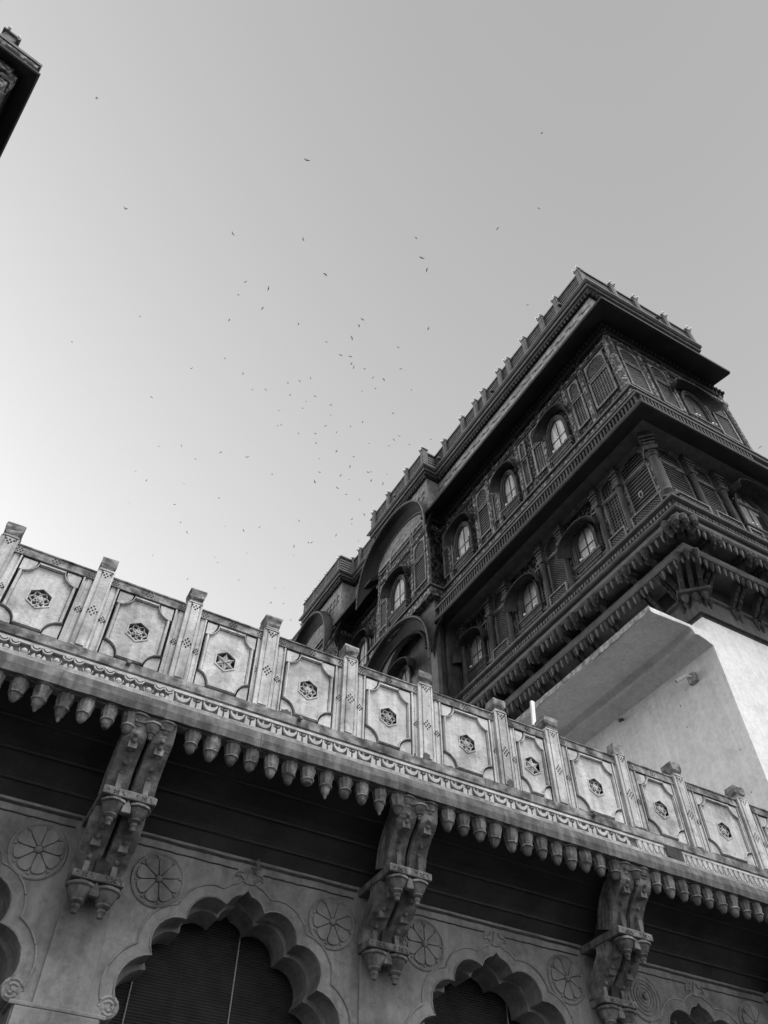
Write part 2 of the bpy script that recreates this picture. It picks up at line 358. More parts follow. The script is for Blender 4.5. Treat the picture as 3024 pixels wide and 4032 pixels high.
# little lamp holders on the rail
for i in (4,5,7,8):
    for t in (.15,.42,.7):
        x=POST[i][1]+(POST[i+1][0]-POST[i][1])*t
        m=MB(); m.box(x-.012,x+.012,8.04,8.065,8.82,8.855); m.box(x-.02,x+.02,8.035,8.07,8.855,8.862); m.build('lamp_holder','frame',gal)
# --- eave cornice
cor=MB()
def strip(Y0,z0,z1,Y1=8.6): cor.box(-6,19,Y0,Y1,z0,z1)
strip(7.96,7.455,7.495); strip(7.915,7.415,7.447); strip(7.95,7.44,7.46)
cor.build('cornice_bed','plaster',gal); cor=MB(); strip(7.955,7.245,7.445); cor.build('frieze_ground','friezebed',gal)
m=MB(); 
for Y0,z0,z1 in ((7.85,7.188,7.232),(7.82,7.145,7.176)): m.box(-6,19,Y0,8.5,z0,z1)
m.box(-6,19,7.87,8.5,7.12,7.25)
m.build('cornice_fillets','fillet',gal,bevel=.006)
# fascia with slightly wavy lower edge, in stone lengths
xs=[-6]; r=random.Random(4)
while xs[-1]<19: xs.append(xs[-1]+r.uniform(.7,1.3))
m=MB()
for a,b in zip(xs,xs[1:]):
    d=r.uniform(-.004,.004); n=8; P=[]
    top=[(a+.0015+(b-a-.003)*k/n) for k in range(n+1)]
    lo=[6.935+r.uniform(-.004,.004) for _ in top]
    v=[];f=[]
    for k,x in enumerate(top):
        v+=[(x,7.80+d,7.15),(x,7.765+d+r.uniform(-.002,.002),7.03),(x,7.775+d,lo[k]),(x,8.4,6.95),(x,8.4,7.15)]
    for k in range(n):
        for q in range(5): f.append((k*5+q,k*5+(q+1)%5,(k+1)*5+(q+1)%5,(k+1)*5+q))
    f+=[(0,1,2,3,4),tuple(n*5+q for q in (4,3,2,1,0))]
    m.add(v,f)
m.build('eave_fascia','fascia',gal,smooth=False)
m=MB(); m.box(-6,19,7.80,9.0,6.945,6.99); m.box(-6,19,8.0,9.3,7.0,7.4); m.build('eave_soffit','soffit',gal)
# --- frieze relief
fr=MB(); YF=7.945
def fx(x8,z8): return q8(x8,z8,YF)
ztop,zbot=7.425,7.262
def half_ring(cx,r,w,y=YF-.03,z=ztop):
    a=[(cx+r*math.cos(t),z+r*1.0*math.sin(t)) for t in [PI+PI*k/10 for k in range(11)]]
    b=[(cx+(r-w)*math.cos(t),z+(r-w)*math.sin(t)) for t in [PI+PI*k/10 for k in range(11)]]
    fr.prism(a+b[::-1],y,YF+.01)
x=-4.0
while x<1.45:                                  # circles and buds
    for dx in (0,.122):
        half_ring(x+dx,.063,.016); half_ring(x+dx,.036,.036,YF-.036)
        fr.ball(x+dx,YF-.02,ztop-.012,.005,6)
    fr.lathe(x+.061,YF-.0,[(.004,7.27),(.022,7.285),(.03,7.31),(.024,7.335),(.006,7.35)],8)
    for k in (-1,1): fr.prism([(x+.061+k*.03,7.27),(x+.061+k*.085,7.265),(x+.061+k*.075,7.31),(x+.061+k*.05,7.33)],YF-.028,YF+.01)
    fr.tube([(x+.061+.05*math.cos(t),YF-.012,7.325+.05*math.sin(t)) for t in [PI+PI*k/8 for k in range(9)]],.006,5)
    fr.lathe(x+.25,YF,[(.004,7.27),(.026,7.29),(.038,7.325),(.03,7.355),(.006,7.375)],8)
    fr.tube([(x+.25+.055*math.cos(t),YF-.010,7.35+.07*math.sin(t)) for t in [PI+PI*k/8 for k in range(9)]],.007,5)
    for k in (-1,1): fr.prism([(x+.25+k*.035,7.27),(x+.25+k*.08,7.265),(x+.25+k*.07,7.30)],YF-.012,YF+.01)
    x+=.355
fr.build('scroll_relief','frieze',gal,bevel=.003); fr=MB()
x=1.62
while x<8.4:                                   # crescent swags with hooked blocks
    o=[(x+.092*math.cos(t),7.385+.095*math.sin(t)) for t in [PI+PI*k/12 for k in range(13)]]
    i=[(x+.078*math.cos(t),7.392+.05*math.sin(t)) for t in [2*PI-PI*k/12 for k in range(13)]]
    fr.prism(o+i,YF-.045,YF+.01)
    fr.prism([(x-.012,ztop),(x+.012,ztop),(x+.012,7.35),(x-.012,7.35)],YF-.012,YF+.01)
    for k in (-1,1):
        c=x+k*.172
        fr.prism([(x+k*.10,7.268),(x+k*.162,7.264),(x+k*.162,7.345),(x+k*.13,7.36),(x+k*.115,7.405),(x+k*.104,7.37)],YF-.03,YF+.01)
        fr.prism([(x+k*.125,7.39),(x+k*.165,7.385),(x+k*.165,7.40),(x+k*.12,7.412)],YF-.012,YF+.01)
    x+=.345
PET0=8.53
fr.build('swag_relief','frieze',gal,bevel=.003); fr=MB()
x=PET0
while x<18.8:                                    # hanging petals
    fr.prism(bulge((x-.046,ztop),(x+.046,ztop),-.0001,1)[:0]+[(x-.049,ztop),(x-.048,7.345),(x-.035,7.295),(x,7.268),(x+.035,7.295),(x+.048,7.345),(x+.049,ztop)],YF-.014,YF+.01)
    fr.prism([(x-.034,ztop),(x-.033,7.35),(x-.02,7.31),(x,7.29),(x+.02,7.31),(x+.033,7.35),(x+.034,ztop)],YF-.026,YF+.01)
    fr.prism([(x+.046,7.345),(x+.064,7.268),(x+.028,7.268)],YF-.028,YF+.01)
    x+=.104
fr.build('petal_relief','frieze',gal,bevel=.002)
def soot(P,Y): 
    m=MB(); m.prism([(x+random.uniform(-.02,.02),z+random.uniform(-.006,.006)) for x,z in P],Y-.003,Y+.004); m.build('soot_stain','shade_soot',gal)
soot([(8.98,7.44),(9.12,7.445),(9.2,7.445),(9.3,7.44),(9.33,7.36),(9.31,7.27),(9.25,7.262),(9.15,7.262),(9.03,7.3),(9.0,7.38)],7.898)
# --- hanging lotus pendants under the eave
pp=[]; YP=7.90
wv=random.Random(12)
def pendant_mesh(k):
    r=lambda q:q*wv.uniform(.93,1.07)
    p=MB(); p.lathe(0,0,[(.08,.02),(r(.11),.014),(r(.112),-.012),(.085,-.024)],8)
    p.lathe(0,0,[(.090,-.02),(r(.101),-.045),(r(.098),-.09),(r(.074),-.18)],16 if k%2 else 20,rib=.2 if k%2 else .13)
    tip=[(.066,-.172),(r(.083),-.182),(.085,-.198),(.068,-.208),(.064,-.215),(r(.062),-.235),(r(.048),-.268),(.030,-.292)]
    tip+= [(.012,-.302)] if k<3 else ([(.022,-.32),(.01,-.345)] if k==3 else [])
    if k==5: tip=tip[:6]+[(.05,-.24)]
    p.lathe(0,0,tip,12 if k!=2 else 8); p.v=[tuple(c+wv.uniform(-.003,.003) for c in q) for q in p.v]
    return p
pms=[]
for k in range(6):
    o=pendant_mesh(k).build('lotus_pendant','bracket',smooth=True); pms.append(o.data); bpy.data.objects.remove(o)
first=None; wi=random.Random(3)
for k in range(-1,5):
    for j in range(12):
        x=(1.862+.2445*j+3.43*k)*YP/8
        if x<-2.6 or x>18.5: continue
        o=bpy.data.objects.new('lotus_pendant',pms[wi.choice((0,0,1,1,2,3,4,5,2))]); COL.objects.link(o)
        put(o,gal,Matrix.Translation((x+wi.uniform(-.008,.008),YP,6.945))@Matrix.Rotation(wi.uniform(-.06,.06),4,'X')@Matrix.Rotation(wi.uniform(-.05,.05),4,'Y')@Matrix.Rotation(wi.uniform(0,1),4,'Z')@Matrix.Diagonal((wi.uniform(.92,1.05),)*2+(wi.uniform(.88,1.05),1)))
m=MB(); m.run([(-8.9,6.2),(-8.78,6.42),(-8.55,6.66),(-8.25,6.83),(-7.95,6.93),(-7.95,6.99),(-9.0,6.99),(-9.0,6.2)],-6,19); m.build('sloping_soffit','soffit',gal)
m=MB(); rj=random.Random(6)
for y,z in ((8.80,6.36),(8.60,6.59),(8.33,6.78)): m.tube([(x,y+rj.uniform(-.01,.01),z) for x in range(-6,20)],.016,5)
m.build('slab_joint','inside',gal)
# scalloped hood strip behind pendants
m=MB(); m.box(-6,19,7.84,7.99,6.925,6.95); m.build('pendant_rail','bracket',gal)
# --- arcade wall
AC=[-3.77,-.34,3.09,6.52,9.95,13.38,16.81]; YW=8.9
def half_arch():
    P=[(1.30,.03),(1.30,4.28),(1.22,4.50)]
    P+=bulge((1.22,4.50),(.95,4.96),-.14)[1:]
    P+=bulge((.95,4.96),(.66,5.38),-.17)[1:]
    P+=bulge((.66,5.38),(.23,5.63),-.155)[1:]
    P+=bulge((.23,5.63),(.06,5.775),-.035,5)[1:]+[(0,5.835)]
    return P
HA=half_arch(); ARCH=HA+[(-x,z) for x,z in HA[-2::-1]]
def shift(P,dx): return [(x+dx,z) for x,z in P]
def outer_band(P,d):
    n=len(P); Q=[]
    for i in range(n-1):
        (ax,az),(bx,bz)=P[i],P[i+1]; L=math.hypot(bx-ax,bz-az) or 1
        nx,nz=-(bz-az)/L,(bx-ax)/L
        for k in range(5):
            t=k/5; q=(ax+(bx-ax)*t-nx*-d,az+(bz-az)*t-nz*-d); Q.append(q)
    def dist(q):
        best=9
        for a,b in zip(P,P[1:]):
            ux,uz=b[0]-a[0],b[1]-a[1]; L2=ux*ux+uz*uz or 1e-9; t=max(0,min(1,((q[0]-a[0])*ux+(q[1]-a[1])*uz)/L2))
            best=min(best,math.hypot(q[0]-a[0]-t*ux,q[1]-a[1]-t*uz))
        return best
    return [q for q in Q if dist(q)>abs(d)*.985]
A2=[p for p in ARCH if p[1]>=4.5]; A2=A2   # upper part only, for the band
ctr=(0,4.6)
OB=outer_band(A2,.13); 
if OB and (OB[len(OB)//2][1]<A2[len(A2)//2][1]): OB=outer_band(A2,-.13)
w=MB(); w.plate([(-6.6,-.2),(19,-.2),(19,6.96),(-6.6,6.96)],[shift(ARCH,c) for c in AC],YW,YW+.28)
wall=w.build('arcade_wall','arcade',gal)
AR2=[(x*.955,z-(.045 if z>1 else 0)) for x,z in ARCH]
w=MB(); w.plate([(-6.6,-.2),(19,-.2),(19,6.96),(-6.6,6.96)],[shift(AR2,c) for c in AC],YW+.283,YW+.66)
w.build('inner_reveal','arcade',gal)
apexz=OB[len(OB)//2][1]
for c in AC:
    m=MB(); inner=shift(A2,c); outr=shift(OB,c)
    m.tube([(x,YW-.003,z) for x,z in outr],.014,5); m.tube([(x,YW-.002,z) for x,z in inner],.012,5)
    for k in (-1,1):                      # finial scrolls up to the string line
        m.tube([(c+k*a,YW-.008,z) for a,z in cr_spline([(.05,5.93),(.12,5.98),(.17,5.965),(.14,6.02),(.075,6.03),(.06,6.08)],5)],.011,5)
    m.prism([(c-.05,5.9),(c+.05,5.9),(c+.03,6.0),(c,6.09),(c-.03,6.0)],YW-.018,YW)
    m.build('arch_moulding','arcade',gal)
# string line shadows, pilasters, scroll capitals, medallions
m=MB()
r=random.Random(9)
for z,h in ((6.15,.018),(6.045,.009)):
    for c in AC:
        for (u,v) in (((-1.40,1.40) if z>6.1 else (-1.36,-.16)),) + (() if z>6.1 else ((.16,1.36),)):
            P=[(c+u+(v-u)*k/16,YW-.004,z+r.uniform(-.005,.005)) for k in range(17)]
            m.tube(P,h,5)
m.build('string_line_shadow','shade_soot',gal)  # shadow of the string lines is painted as dark tubes
PIL=[c+1.715 for c in AC]
for c in PIL:
    m=MB(); m.box(c-.25,c+.25,YW-.022,YW+.01,0,6.1); m.build('pilaster_strip','arcade',gal,bevel=.01)
    for k in (-1,1):
        m=MB(); P=[]
        for t in range(26): a=t*.5; rr=.10-.0032*t; P.append((c+k*(.46-rr*math.cos(a)*-1*0-.0)+k*rr*math.cos(a+PI),YW+.02,4.42+rr*math.sin(a)))
        m.tube(P,.03,6); m.lathe(0,0,[(.001,0)]) if False else None
        m.prism(arc(c+k*.46,4.42,.10,0,330,14),YW+.005,YW+.40)
        m.build('scroll_capital','arcade',gal,bevel=.008)
    m=MB(); m.box(c-.46,c+.46,YW-.03,YW+.3,4.30,4.34); m.box(c-.40,c+.40,YW-.028,YW,4.1,4.3); m.build('capital_block','arcade',gal,bevel=.01)
def medallion(cx,cz,kind,seed):
    m=MB(); rr=.285; m.tube([(cx+rr*math.cos(2*PI*k/40),YW-.004,cz+rr*math.sin(2*PI*k/40)) for k in range(40)],.021,6,closed=True)
    m.prism(arc(cx,cz,.272,0,351,40),YW-.012,YW+.003)
    n=8; ph=seed*.3
    if kind==0:
        for k in range(n):
            t=2*PI*k/n+ph; P=[]
            for (rad,wd) in ((.045,.012),(.10,.035),(.17,.066),(.215,.07),(.24,.05),(.25,.0)): P.append((rad,wd))
            L=[(cx+a*math.cos(t)-b*math.sin(t),cz+a*math.sin(t)+b*math.cos(t)) for a,b in P]+[(cx+a*math.cos(t)+b*math.sin(t),cz+a*math.sin(t)-b*math.cos(t)) for a,b in P[-2::-1]]
            m.prism(L,YW-.036,YW)
            t2=t+PI/n; m.prism([(cx+.262*math.cos(t2+.06),cz+.262*math.sin(t2+.06)),(cx+.262*math.cos(t2-.06),cz+.262*math.sin(t2-.06)),(cx+.225*math.cos(t2),cz+.225*math.sin(t2))],YW-.03,YW)
    else:
        for rad in (.07,.12,.17,.22): m.tube([(cx+rad*math.cos(2*PI*k/30),YW-.014,cz+rad*math.sin(2*PI*k/30)) for k in range(30)],.016,5,closed=True)
    m.lathe(0,0,[(.001,0),(.001,.001)],4) if False else None
    m.ball(cx,YW-.03,cz,.04,10)
    m.build('flower_medallion','arcade',gal,loc=(cx,YW,cz),bevel=.003)
MED=[(-.98,5.71,0),(.725,5.71,0),(2.035,5.71,0),(4.17,5.70,0),(5.43,5.71,0),(7.61,5.71,0),(8.93,5.72,1),(11.0,5.71,0),(12.35,5.71,0)]
for k,(a,b,c) in enumerate(MED): medallion(a,b,c,k)
# --- brackets
def bell(m,x,y,z,s=1.0):                      # hanging bell capital, top at z
    m.lathe(x,y,[(.10*s,z),(.125*s,z-.012*s),(.128*s,z-.035*s),(.105*s,z-.045*s),(.10*s,z-.06*s),(.085*s,z-.10*s),(.055*s,z-.135*s)],12,rib=.04)
    m.lathe(x,y,[(.06*s,z-.13*s),(.066*s,z-.145*s),(.05*s,z-.16*s),(.036*s,z-.165*s),(.04*s,z-.19*s),(.03*s,z-.2*s),(.026*s,z-.235*s),(.008*s,z-.245*s)],10)
def rib(m,xc,w,front,t0,t1):
    Fp=cr_spline(front,6); n=len(Fp); back=[]
    for i,p in enumerate(Fp):
        a=Fp[max(i-1,0)];b=Fp[min(i+1,n-1)]; L=math.hypot(b[0]-a[0],b[1]-a[1]); ny,nz=(b[1]-a[1])/L,-(b[0]-a[0])/L
        t=t0+(t1-t0)*i/(n-1); back.append((p[0]+ny*t,p[1]+nz*t))
    m.prism(Fp+back[::-1],xc-w/2,xc+w/2,'x')
    for f_ in (.12,.38,.62,.86):              # side flutes
        for sx in (-1,1):
            m.tube([(xc+sx*(w/2),p[0]+(q[0]-p[0])*f_,p[1]+(q[1]-p[1])*f_) for p,q in zip(Fp,back)],.012,5)
    return Fp
def bracket(cx):
    mw=Matrix.Translation((cx,YW,0))
    m=MB(); m.box(-.29,.29,-.82,.0,6.075,6.165); m.box(-.27,.27,-.79,.0,6.155,6.185)
    main=m.build('eave_bracket','bracket',gal,mw=mw,bevel=.012,jit=.003)
    m=MB(); m.box(-.275,.275,-.30,.0,5.42,5.50); sub(main,m.build('lower_plate','bracket',main,mw=mw,bevel=.012,jit=.003))
    m=MB(); m.box(-.058,.058,-.22,0,5.5,6.07); m.box(-.058,.058,-.5,0,6.18,6.6); sub(main,m.build('shade_filler','shade_soot',main,mw=mw))  # dark filler, its colour stands for the shade between the ribs
    for sx in (-.148,.148):
        a=MB(); Fl=rib(a,sx,.235,[(-.13,5.50),(-.16,5.62),(-.30,5.73),(-.45,5.85),(-.53,5.97),(-.55,6.065)],.12,.30)
        for t in (.1,.2,.32,.44,.56,.68,.8,.92):
            p=Fl[int(t*(len(Fl)-1))]; a.ball(sx,p[0]-.015,p[1],.027,7)
        a.box(sx-.03,sx+.03,-.21,-.14,5.5,5.64); a.box(sx-.03,sx+.03,-.59,-.5,5.88,6.06); a.box(sx-.05,sx+.05,-.4,-.33,5.72,5.8)
        sub(main,a.build('lower_scroll','bracket',main,mw=mw,jit=.002))
        a=MB(); Fu=rib(a,sx,.235,[(-.68,6.165),(-.72,6.28),(-.75,6.40),(-.86,6.54),(-.98,6.64),(-1.03,6.74),(-1.05,6.93)],.30,.30)
        for t in (.1,.2,.32,.44,.56,.68,.8):
            p=Fu[int(t*(len(Fu)-1))]; a.ball(sx,p[0]-.015,p[1],.027,7)
        a.box(sx-.03,sx+.03,-.79,-.7,6.18,6.34); a.box(sx-.05,sx+.05,-.98,-.9,6.56,6.66)
        sub(main,a.build('upper_scroll','bracket',main,mw=mw,jit=.002))
        for (x,y,z,k) in ((sx*.9,-.71,6.065,1.12),(sx*.9,-.17,5.41,1.22),(sx*1.05,-.99,6.94,1.0)):
            b=MB(); bell(b,x,y,z,k); sub(main,b.build('bell_pendant','bracket',main,mw=mw,smooth=True))
    b=MB(); b.box(-.2,.2,-1.07,-.88,6.83,6.94); bell(b,0,-1.04,6.86,.8); sub(main,b.build('bell_pendant','bracket',main,mw=mw,smooth=True))
    for y,z in ((-.80,5.93),(-.27,5.28)):
        b=MB(); b.prism([(-.05,z),(.05,z),(.045,z+.07),(0,z+.15),(-.045,z+.07)],y,y+.08); sub(main,b.build('leaf_drop','bracket',main,mw=mw,bevel=.01))
    h=MB()
    for (y,z,w) in ((-.822,6.115,.30),(-.302,5.455,.27)):
        for k in (-1,1):
            for (dx,dz) in ((0,0),(.02,.014),(-.02,.014),(.02,-.014),(-.02,-.014),(.07,.012),(.085,-.01),(-.08,.012)): h.box(k*.15+dx-.006,k*.15+dx+.006,y-.003,y+.01,z+dz-.006,z+dz+.006)
    sub(main,h.build('perforations','hole',main,mw=mw))
    return main
b0=bracket(PIL[1]-.01)
for c in PIL[:1]+PIL[2:]: dup(b0,(c-(PIL[1]),0,0))
# --- inner rooms and blinds
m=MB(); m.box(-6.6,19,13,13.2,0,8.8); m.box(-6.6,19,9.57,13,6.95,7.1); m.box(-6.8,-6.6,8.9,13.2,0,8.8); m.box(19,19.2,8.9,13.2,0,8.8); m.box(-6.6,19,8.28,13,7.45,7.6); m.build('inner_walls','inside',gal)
BL=['bamboo blind half seen behind the arch at the bottom left edge','wide bamboo slat blind hanging in the large scalloped arch at left','bamboo slat blind hanging in the second full arch, right of the middle bracket','bamboo blind behind the small arch showing at the bottom right corner','bamboo blind in the arch beyond the bottom right corner']
for k,c in enumerate(AC[1:5]):
    e=empty('bamboo_blind',(c,9.66,2.5),BL[k],'blind','roller blinds hanging in the arches')
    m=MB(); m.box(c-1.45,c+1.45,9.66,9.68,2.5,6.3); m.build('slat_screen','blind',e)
    m=MB()
    for dx in ((-.93,.22) if k==1 else (-1.15,.62,.95)): m.tube([(c+dx,9.64,2.5),(c+dx+.02,9.64,6.2)],.0085,5)
    m.build('pull_cord','cord',e)
    m=MB(); m.tube([(c-1.45,9.66,6.3),(c+1.45,9.66,6.3)],.05,8); m.build('head_roll','blind',e)
# hook at an arch apex
hk=MB(); hx=3.13; hk.tube([(hx,8.88,6.2),(hx+.01,8.8,6.16),(hx+.01,8.78,6.08),(hx-.02,8.79,6.05)],.012,6); hk.tube([(hx-.07,8.8,6.05),(hx+.05,8.8,6.07)],.016,6); hk.tube([(hx+.0,8.8,6.05),(hx+.02,8.8,5.95),(hx-.01,8.8,5.87)],.008,5); hk.ball(hx,8.8,6.10,.03,8)
hk.build('lamp_hook','metal',gal)

# ============================================================ carved palace block behind
dY,dX=R(1.55),R(.2)
EL=Vector((-math.sin(dY),math.cos(dY),0)); NL=Vector((-math.cos(dY),-math.sin(dY),0))
ER=Vector((math.cos(dX),math.sin(dX),0)); NR=Vector((math.sin(dX),-math.cos(dX),0))
v_=ray(2765,2430); P0=CAM+v_*(20/math.hypot(v_.x,v_.y)); P0.z=0
def frame(o,ex,nrm):                              # local x = ex, local y = -outward normal, z up
    return Matrix(((ex.x,-nrm.x,0,o.x),(ex.y,-nrm.y,0,o.y),(0,0,1,0),(0,0,0,1)))
FL=frame(P0,-EL,NL)                               # left facade: x=-s
FR=frame(P0,ER,NR)                                # right facade: x=+s
def kmit():                                       # mitre factor at the shared corner
    a=1.0; den=NL.x*NR.y-NL.y*NR.x; px=(a*NR.y-a*NL.y)/den; py=(NL.x*a-NR.x*a)/den
    p=Vector((px,py,0)); 
    A=EL;B=NL; d=A.x*B.y-A.y*B.x; sL=(p.x*B.y-p.y*B.x)/d
    A=ER;B=NR; d=A.x*B.y-A.y*B.x; sR=(p.x*B.y-p.y*B.x)/d
    return -sL,-sR
KL,KR=kmit()
pal=empty('carved_palace',tuple(P0),'tall dark sandstone palace block with carved screens, balconies and jutting eaves at right','building')
# box / run helpers in facade coordinates; L uses x=-s
def lb(m,s0,s1,a0,a1,z0,z1): return m.box(-s1,-s0,-a1,-a0,z0,z1)
def rb(m,s0,s1,a0,a1,z0,z1): return m.box(s0,s1,-a1,-a0,z0,z1)
def runL(m,prof,s0,s1,corner=False,m1=0,m0=0,base=0): # s0 nearer the corner
    return m.run(prof,-s1,0 if corner else -s0,m0=m1,m1=KL if corner else m0,base=0 if corner else base)
def runR(m,prof,s1,corner=True,s0=0,m1=0): return m.run(prof,0 if corner else s0,s1,m0=KR if corner else 0,m1=m1)
def both(name,matl,prof,sL,sR,m1=0):
    m=MB(); runL(m,prof,0,sL,True); m.build(name,matl,pal,mw=FL)
    m=MB(); runR(m,prof,sR,m1=m1); m.build(name,matl,pal,mw=FR)
B1=(10.35,15.15,.72); B2=(19.25,23.35,.85)        # projecting bays: s0,s1,projection beyond the 1.75 plane
SEG=[(0,B1[0]),(B1[1],B2[0]),(B2[1],34)]          # recessed stretches of the left facade
def around(name,matl,prof,sR,m1R=0,z0=None,left=True):
    """one moulding carried round the corner, along the left facade and around both bays"""
    if left:
        for i,(a,b) in enumerate(SEG):
            m=MB()
            if i==0: runL(m,prof,0,b,True)
            else: runL(m,prof,a,b)
            m.build(name,matl,pal,mw=FL)
        for s0,s1,p in (B1,B2):
            m=MB(); pr=[(a+p,z) for a,z in prof]
            m.run(pr,-s1,-s0,m0=1,m1=1,base=p+1.75); m.build(name,matl,pal,mw=FL)
            # return on the near side of the bay, facing the camera
            FB=frame(P0+EL*s0+NL*(1.75+p),-NL,-EL)
            m=MB(); m.run([(a-1.75,z) for a,z in prof],0,p+.25,m0=1,m1=0); m.build(name,matl,pal,mw=FB)
    if sR:
        m=MB(); runR(m,prof,sR,m1=m1R); m.build(name,matl,pal,mw=FR)
# --- white plaster base, two walls meeting at the corner
m=MB()
c=[P0+ER*0, P0+ER*26, P0+ER*26-NR*14, P0+EL*34-NL*14, P0+EL*34]
m.prism([(p.x,p.y) for p in c],0,17.86,'z'); m.build('plastered_base_wall','white',pal)
m=MB(); m.prism([((p-P0).x*.997+P0.x+.03,(p-P0).y*.997+P0.y+.05) for p in c],17.86,26.0,'z'); m.build('core_wall','stoneb',pal)
m=MB()
cc=[P0+ER*1.0-NR*1.0-NL*0, P0+ER*4.72-NR*-1.72, P0+ER*4.72-NR*8, P0+EL*34-NL*4, P0+EL*34+NL*1.0]
cc=[P0+NL*1.70+NR*1.70, P0+ER*4.75+NR*1.70, P0+ER*4.75-NR*9, P0+EL*34-NL*5, P0+EL*34+NL*1.70]
m.prism([(p.x,p.y) for p in cc],24.7,34.5,'z'); m.build('upper_wall','stone',pal)
both('recess_shade_band','eave',[(-.05,18.7),(.05,18.7),(.05,20.3),(-.05,20.3)],34,26)  # dark band added behind the corbels, deep recess shade put into its colour
both('shadow_course','shade_soot',[(-.05,17.86),(.02,17.86),(.02,17.97),(-.05,17.97)],34,26)  # shadow gap painted as a thin dark strip
both('stone_course','stoneb',[(-.05,17.97),(.10,17.97),(.10,18.62),(.04,18.66),(.04,18.74),(.12,18.78),(.12,18.86),(-.05,18.86)],34,26)
# --- white ledge (canopy) on the left wall
m=MB()
prof=[(0,16.76),(.10,16.80),(.28,16.88),(.5,16.93),(.66,16.90),(.70,17.02),(.80,17.10),(.92,17.09),(2.20,16.97),(2.30,16.99),(2.30,17.17),(.3,17.24),(-.05,17.3),(-.05,16.76)]
m.run(prof,-22,0); m.build('ledge_canopy','white',pal,mw=FL,bevel=.015)
m=MB(); 
rr=random.Random(5); s=0.0
while s<22:
    w=rr.uniform(.5,1.6); lb(m,s+.01,s+w,2.28,2.315+rr.uniform(0,.012),17.0+rr.uniform(-.015,.01),17.19+rr.uniform(-.01,.02)); s+=w
m.build('ledge_edge','slab',pal,mw=FL,jit=.006)
# --- lower corbel tier: plate with pendants
PL1=[(0,19.5),(.92,19.5),(.96,19.56),(.96,19.72),(.9,19.74),(.9,19.82),(0,19.82)]
both('lower_plate','frame',PL1,34,26)
PL2=[(0,20.22),(1.36,20.22),(1.42,20.28),(1.44,20.40),(1.30,20.43),(1.30,20.50),(1.38,20.52)]+[(1.38,20.53),(0,20.53)]
both('balcony_soffit_band','frame',PL2,34,26)
both('balcony_white_moulding','frame',[(1.0,20.53),(1.50,20.53),(1.55,20.57),(1.55,20.62),(1.46,20.64),(1.0,20.64)],34,26)
both('scroll_band','carvedl',[(1.0,20.64),(1.47,20.64),(1.52,20.86),(1.0,20.86)],34,26)
both('balcony_top_fillet','frame',[(1.0,20.87),(1.66,20.88),(1.68,20.94),(1.66,20.99),(1.0,20.99)],34,26)
# pendants
pd=MB(); pd.lathe(0,0,[(.058,.0),(.068,-.03),(.05,-.045),(.064,-.09),(.056,-.18),(.038,-.25),(.043,-.27),(.026,-.31),(.008,-.37)],10,rib=.08)
first=None
def pend2(x,a,z,F,sc=1.0):
    global first
    w=F@Matrix.Translation((x,-a,z))@Matrix.Diagonal((sc,sc,sc,1))
    if first is None: first=pd.build('corbel_pendant','frame',pal,mw=w,smooth=True); return
    o=first.copy(); COL.objects.link(o); put(o,pal,w)
BRL=[.32,1.24,2.77,3.82,4.58,5.9,6.7,7.88,8.75,9.75]   # bracket positions along the left face
BRR=[.11,1.62,2.55,4.1,5.3]
allp=[]
for a,z,st in ((1.30,20.24,.262),(.84,19.52,.262)):
    s=-a+.22
    while s<(10.1): 
        if all(abs(s-b)>.13 for b in BRL): allp.append((-s,a,z,FL))
        s+=st
    s=-a+.25
    while s<3.3: 
        if all(abs(s-b)>.13 for b in BRR): allp.append((s,a,z,FR))
        s+=st
allp=allp[:98]
for p in allp: pend2(*p)
# pendants further along, too many to be parts of their own
m=MB()
for a,z in ((1.30,20.24),(.84,19.52)):
    s=10.2
    while s<20: m.lathe(-s,-a,[(q,z+y) for q,y in [(.09,.0),(.10,-.05),(.085,-.22),(.04,-.36),(.012,-.43)]],6); s+=.262
tag(m.build('corbel_pendant','stone',pal,mw=FL),kind='stuff')
# brackets: scroll pairs below the lower plate, clusters below the upper one
def scroll(m,xc,w,front,t0,t1):
    Fp=cr_spline(front,4); n=len(Fp); back=[]
    for i,p in enumerate(Fp):
        a=Fp[max(i-1,0)];b=Fp[min(i+1,n-1)]; L=math.hypot(b[0]-a[0],b[1]-a[1]); t=t0+(t1-t0)*i/(n-1)
        back.append((p[0]+(b[1]-a[1])/L*t,p[1]-(b[0]-a[0])/L*t))
    m.prism(Fp+back[::-1],xc-w/2,xc+w/2,'x'); return Fp
def corbel(name,F,x):
    w=F@Matrix.Translation((x,0,0))
    m=MB()
    for sx in (-.11,.11):
        Fp=scroll(m,sx,.12,[(-.06,18.55),(-.12,18.75),(-.32,18.92),(-.45,19.1),(-.62,19.25),(-.74,19.5)],.10,.2)
        for t in (.1,.25,.4,.55,.7,.85): p=Fp[int(t*(len(Fp)-1))]; m.ball(sx,p[0]-.01,p[1],.035,6)
        m.lathe(sx,-.78,[(.10,19.52),(.11,19.46),(.08,19.34),(.05,19.26),(.02,19.18)],8); m.lathe(sx,-.10,[(.10,18.62),(.12,18.55),(.09,18.45),(.03,18.3)],8)
    m.box(-.22,.22,-.16,0,18.58,18.66)
    return m.build(name,'stone',pal,mw=w)
c0=corbel('scroll_bracket',FL,-BRL[0])
def copy_at(o,w):
    c=o.copy(); COL.objects.link(c); put(c,pal,w); return c
for s in BRL[1:]+[11,12.4,14]: copy_at(c0,FL@Matrix.Translation((-s,0,0)))
for s in BRR: copy_at(c0,FR@Matrix.Translation((s,0,0)))
m=MB()
for sx,sy in ((-.12,-1.36),(.12,-1.36)): 
    m.lathe(sx,sy,[(.11,20.24),(.13,20.18),(.12,20.0),(.07,19.92),(.10,19.88),(.04,19.82),(.03,19.72)],8)
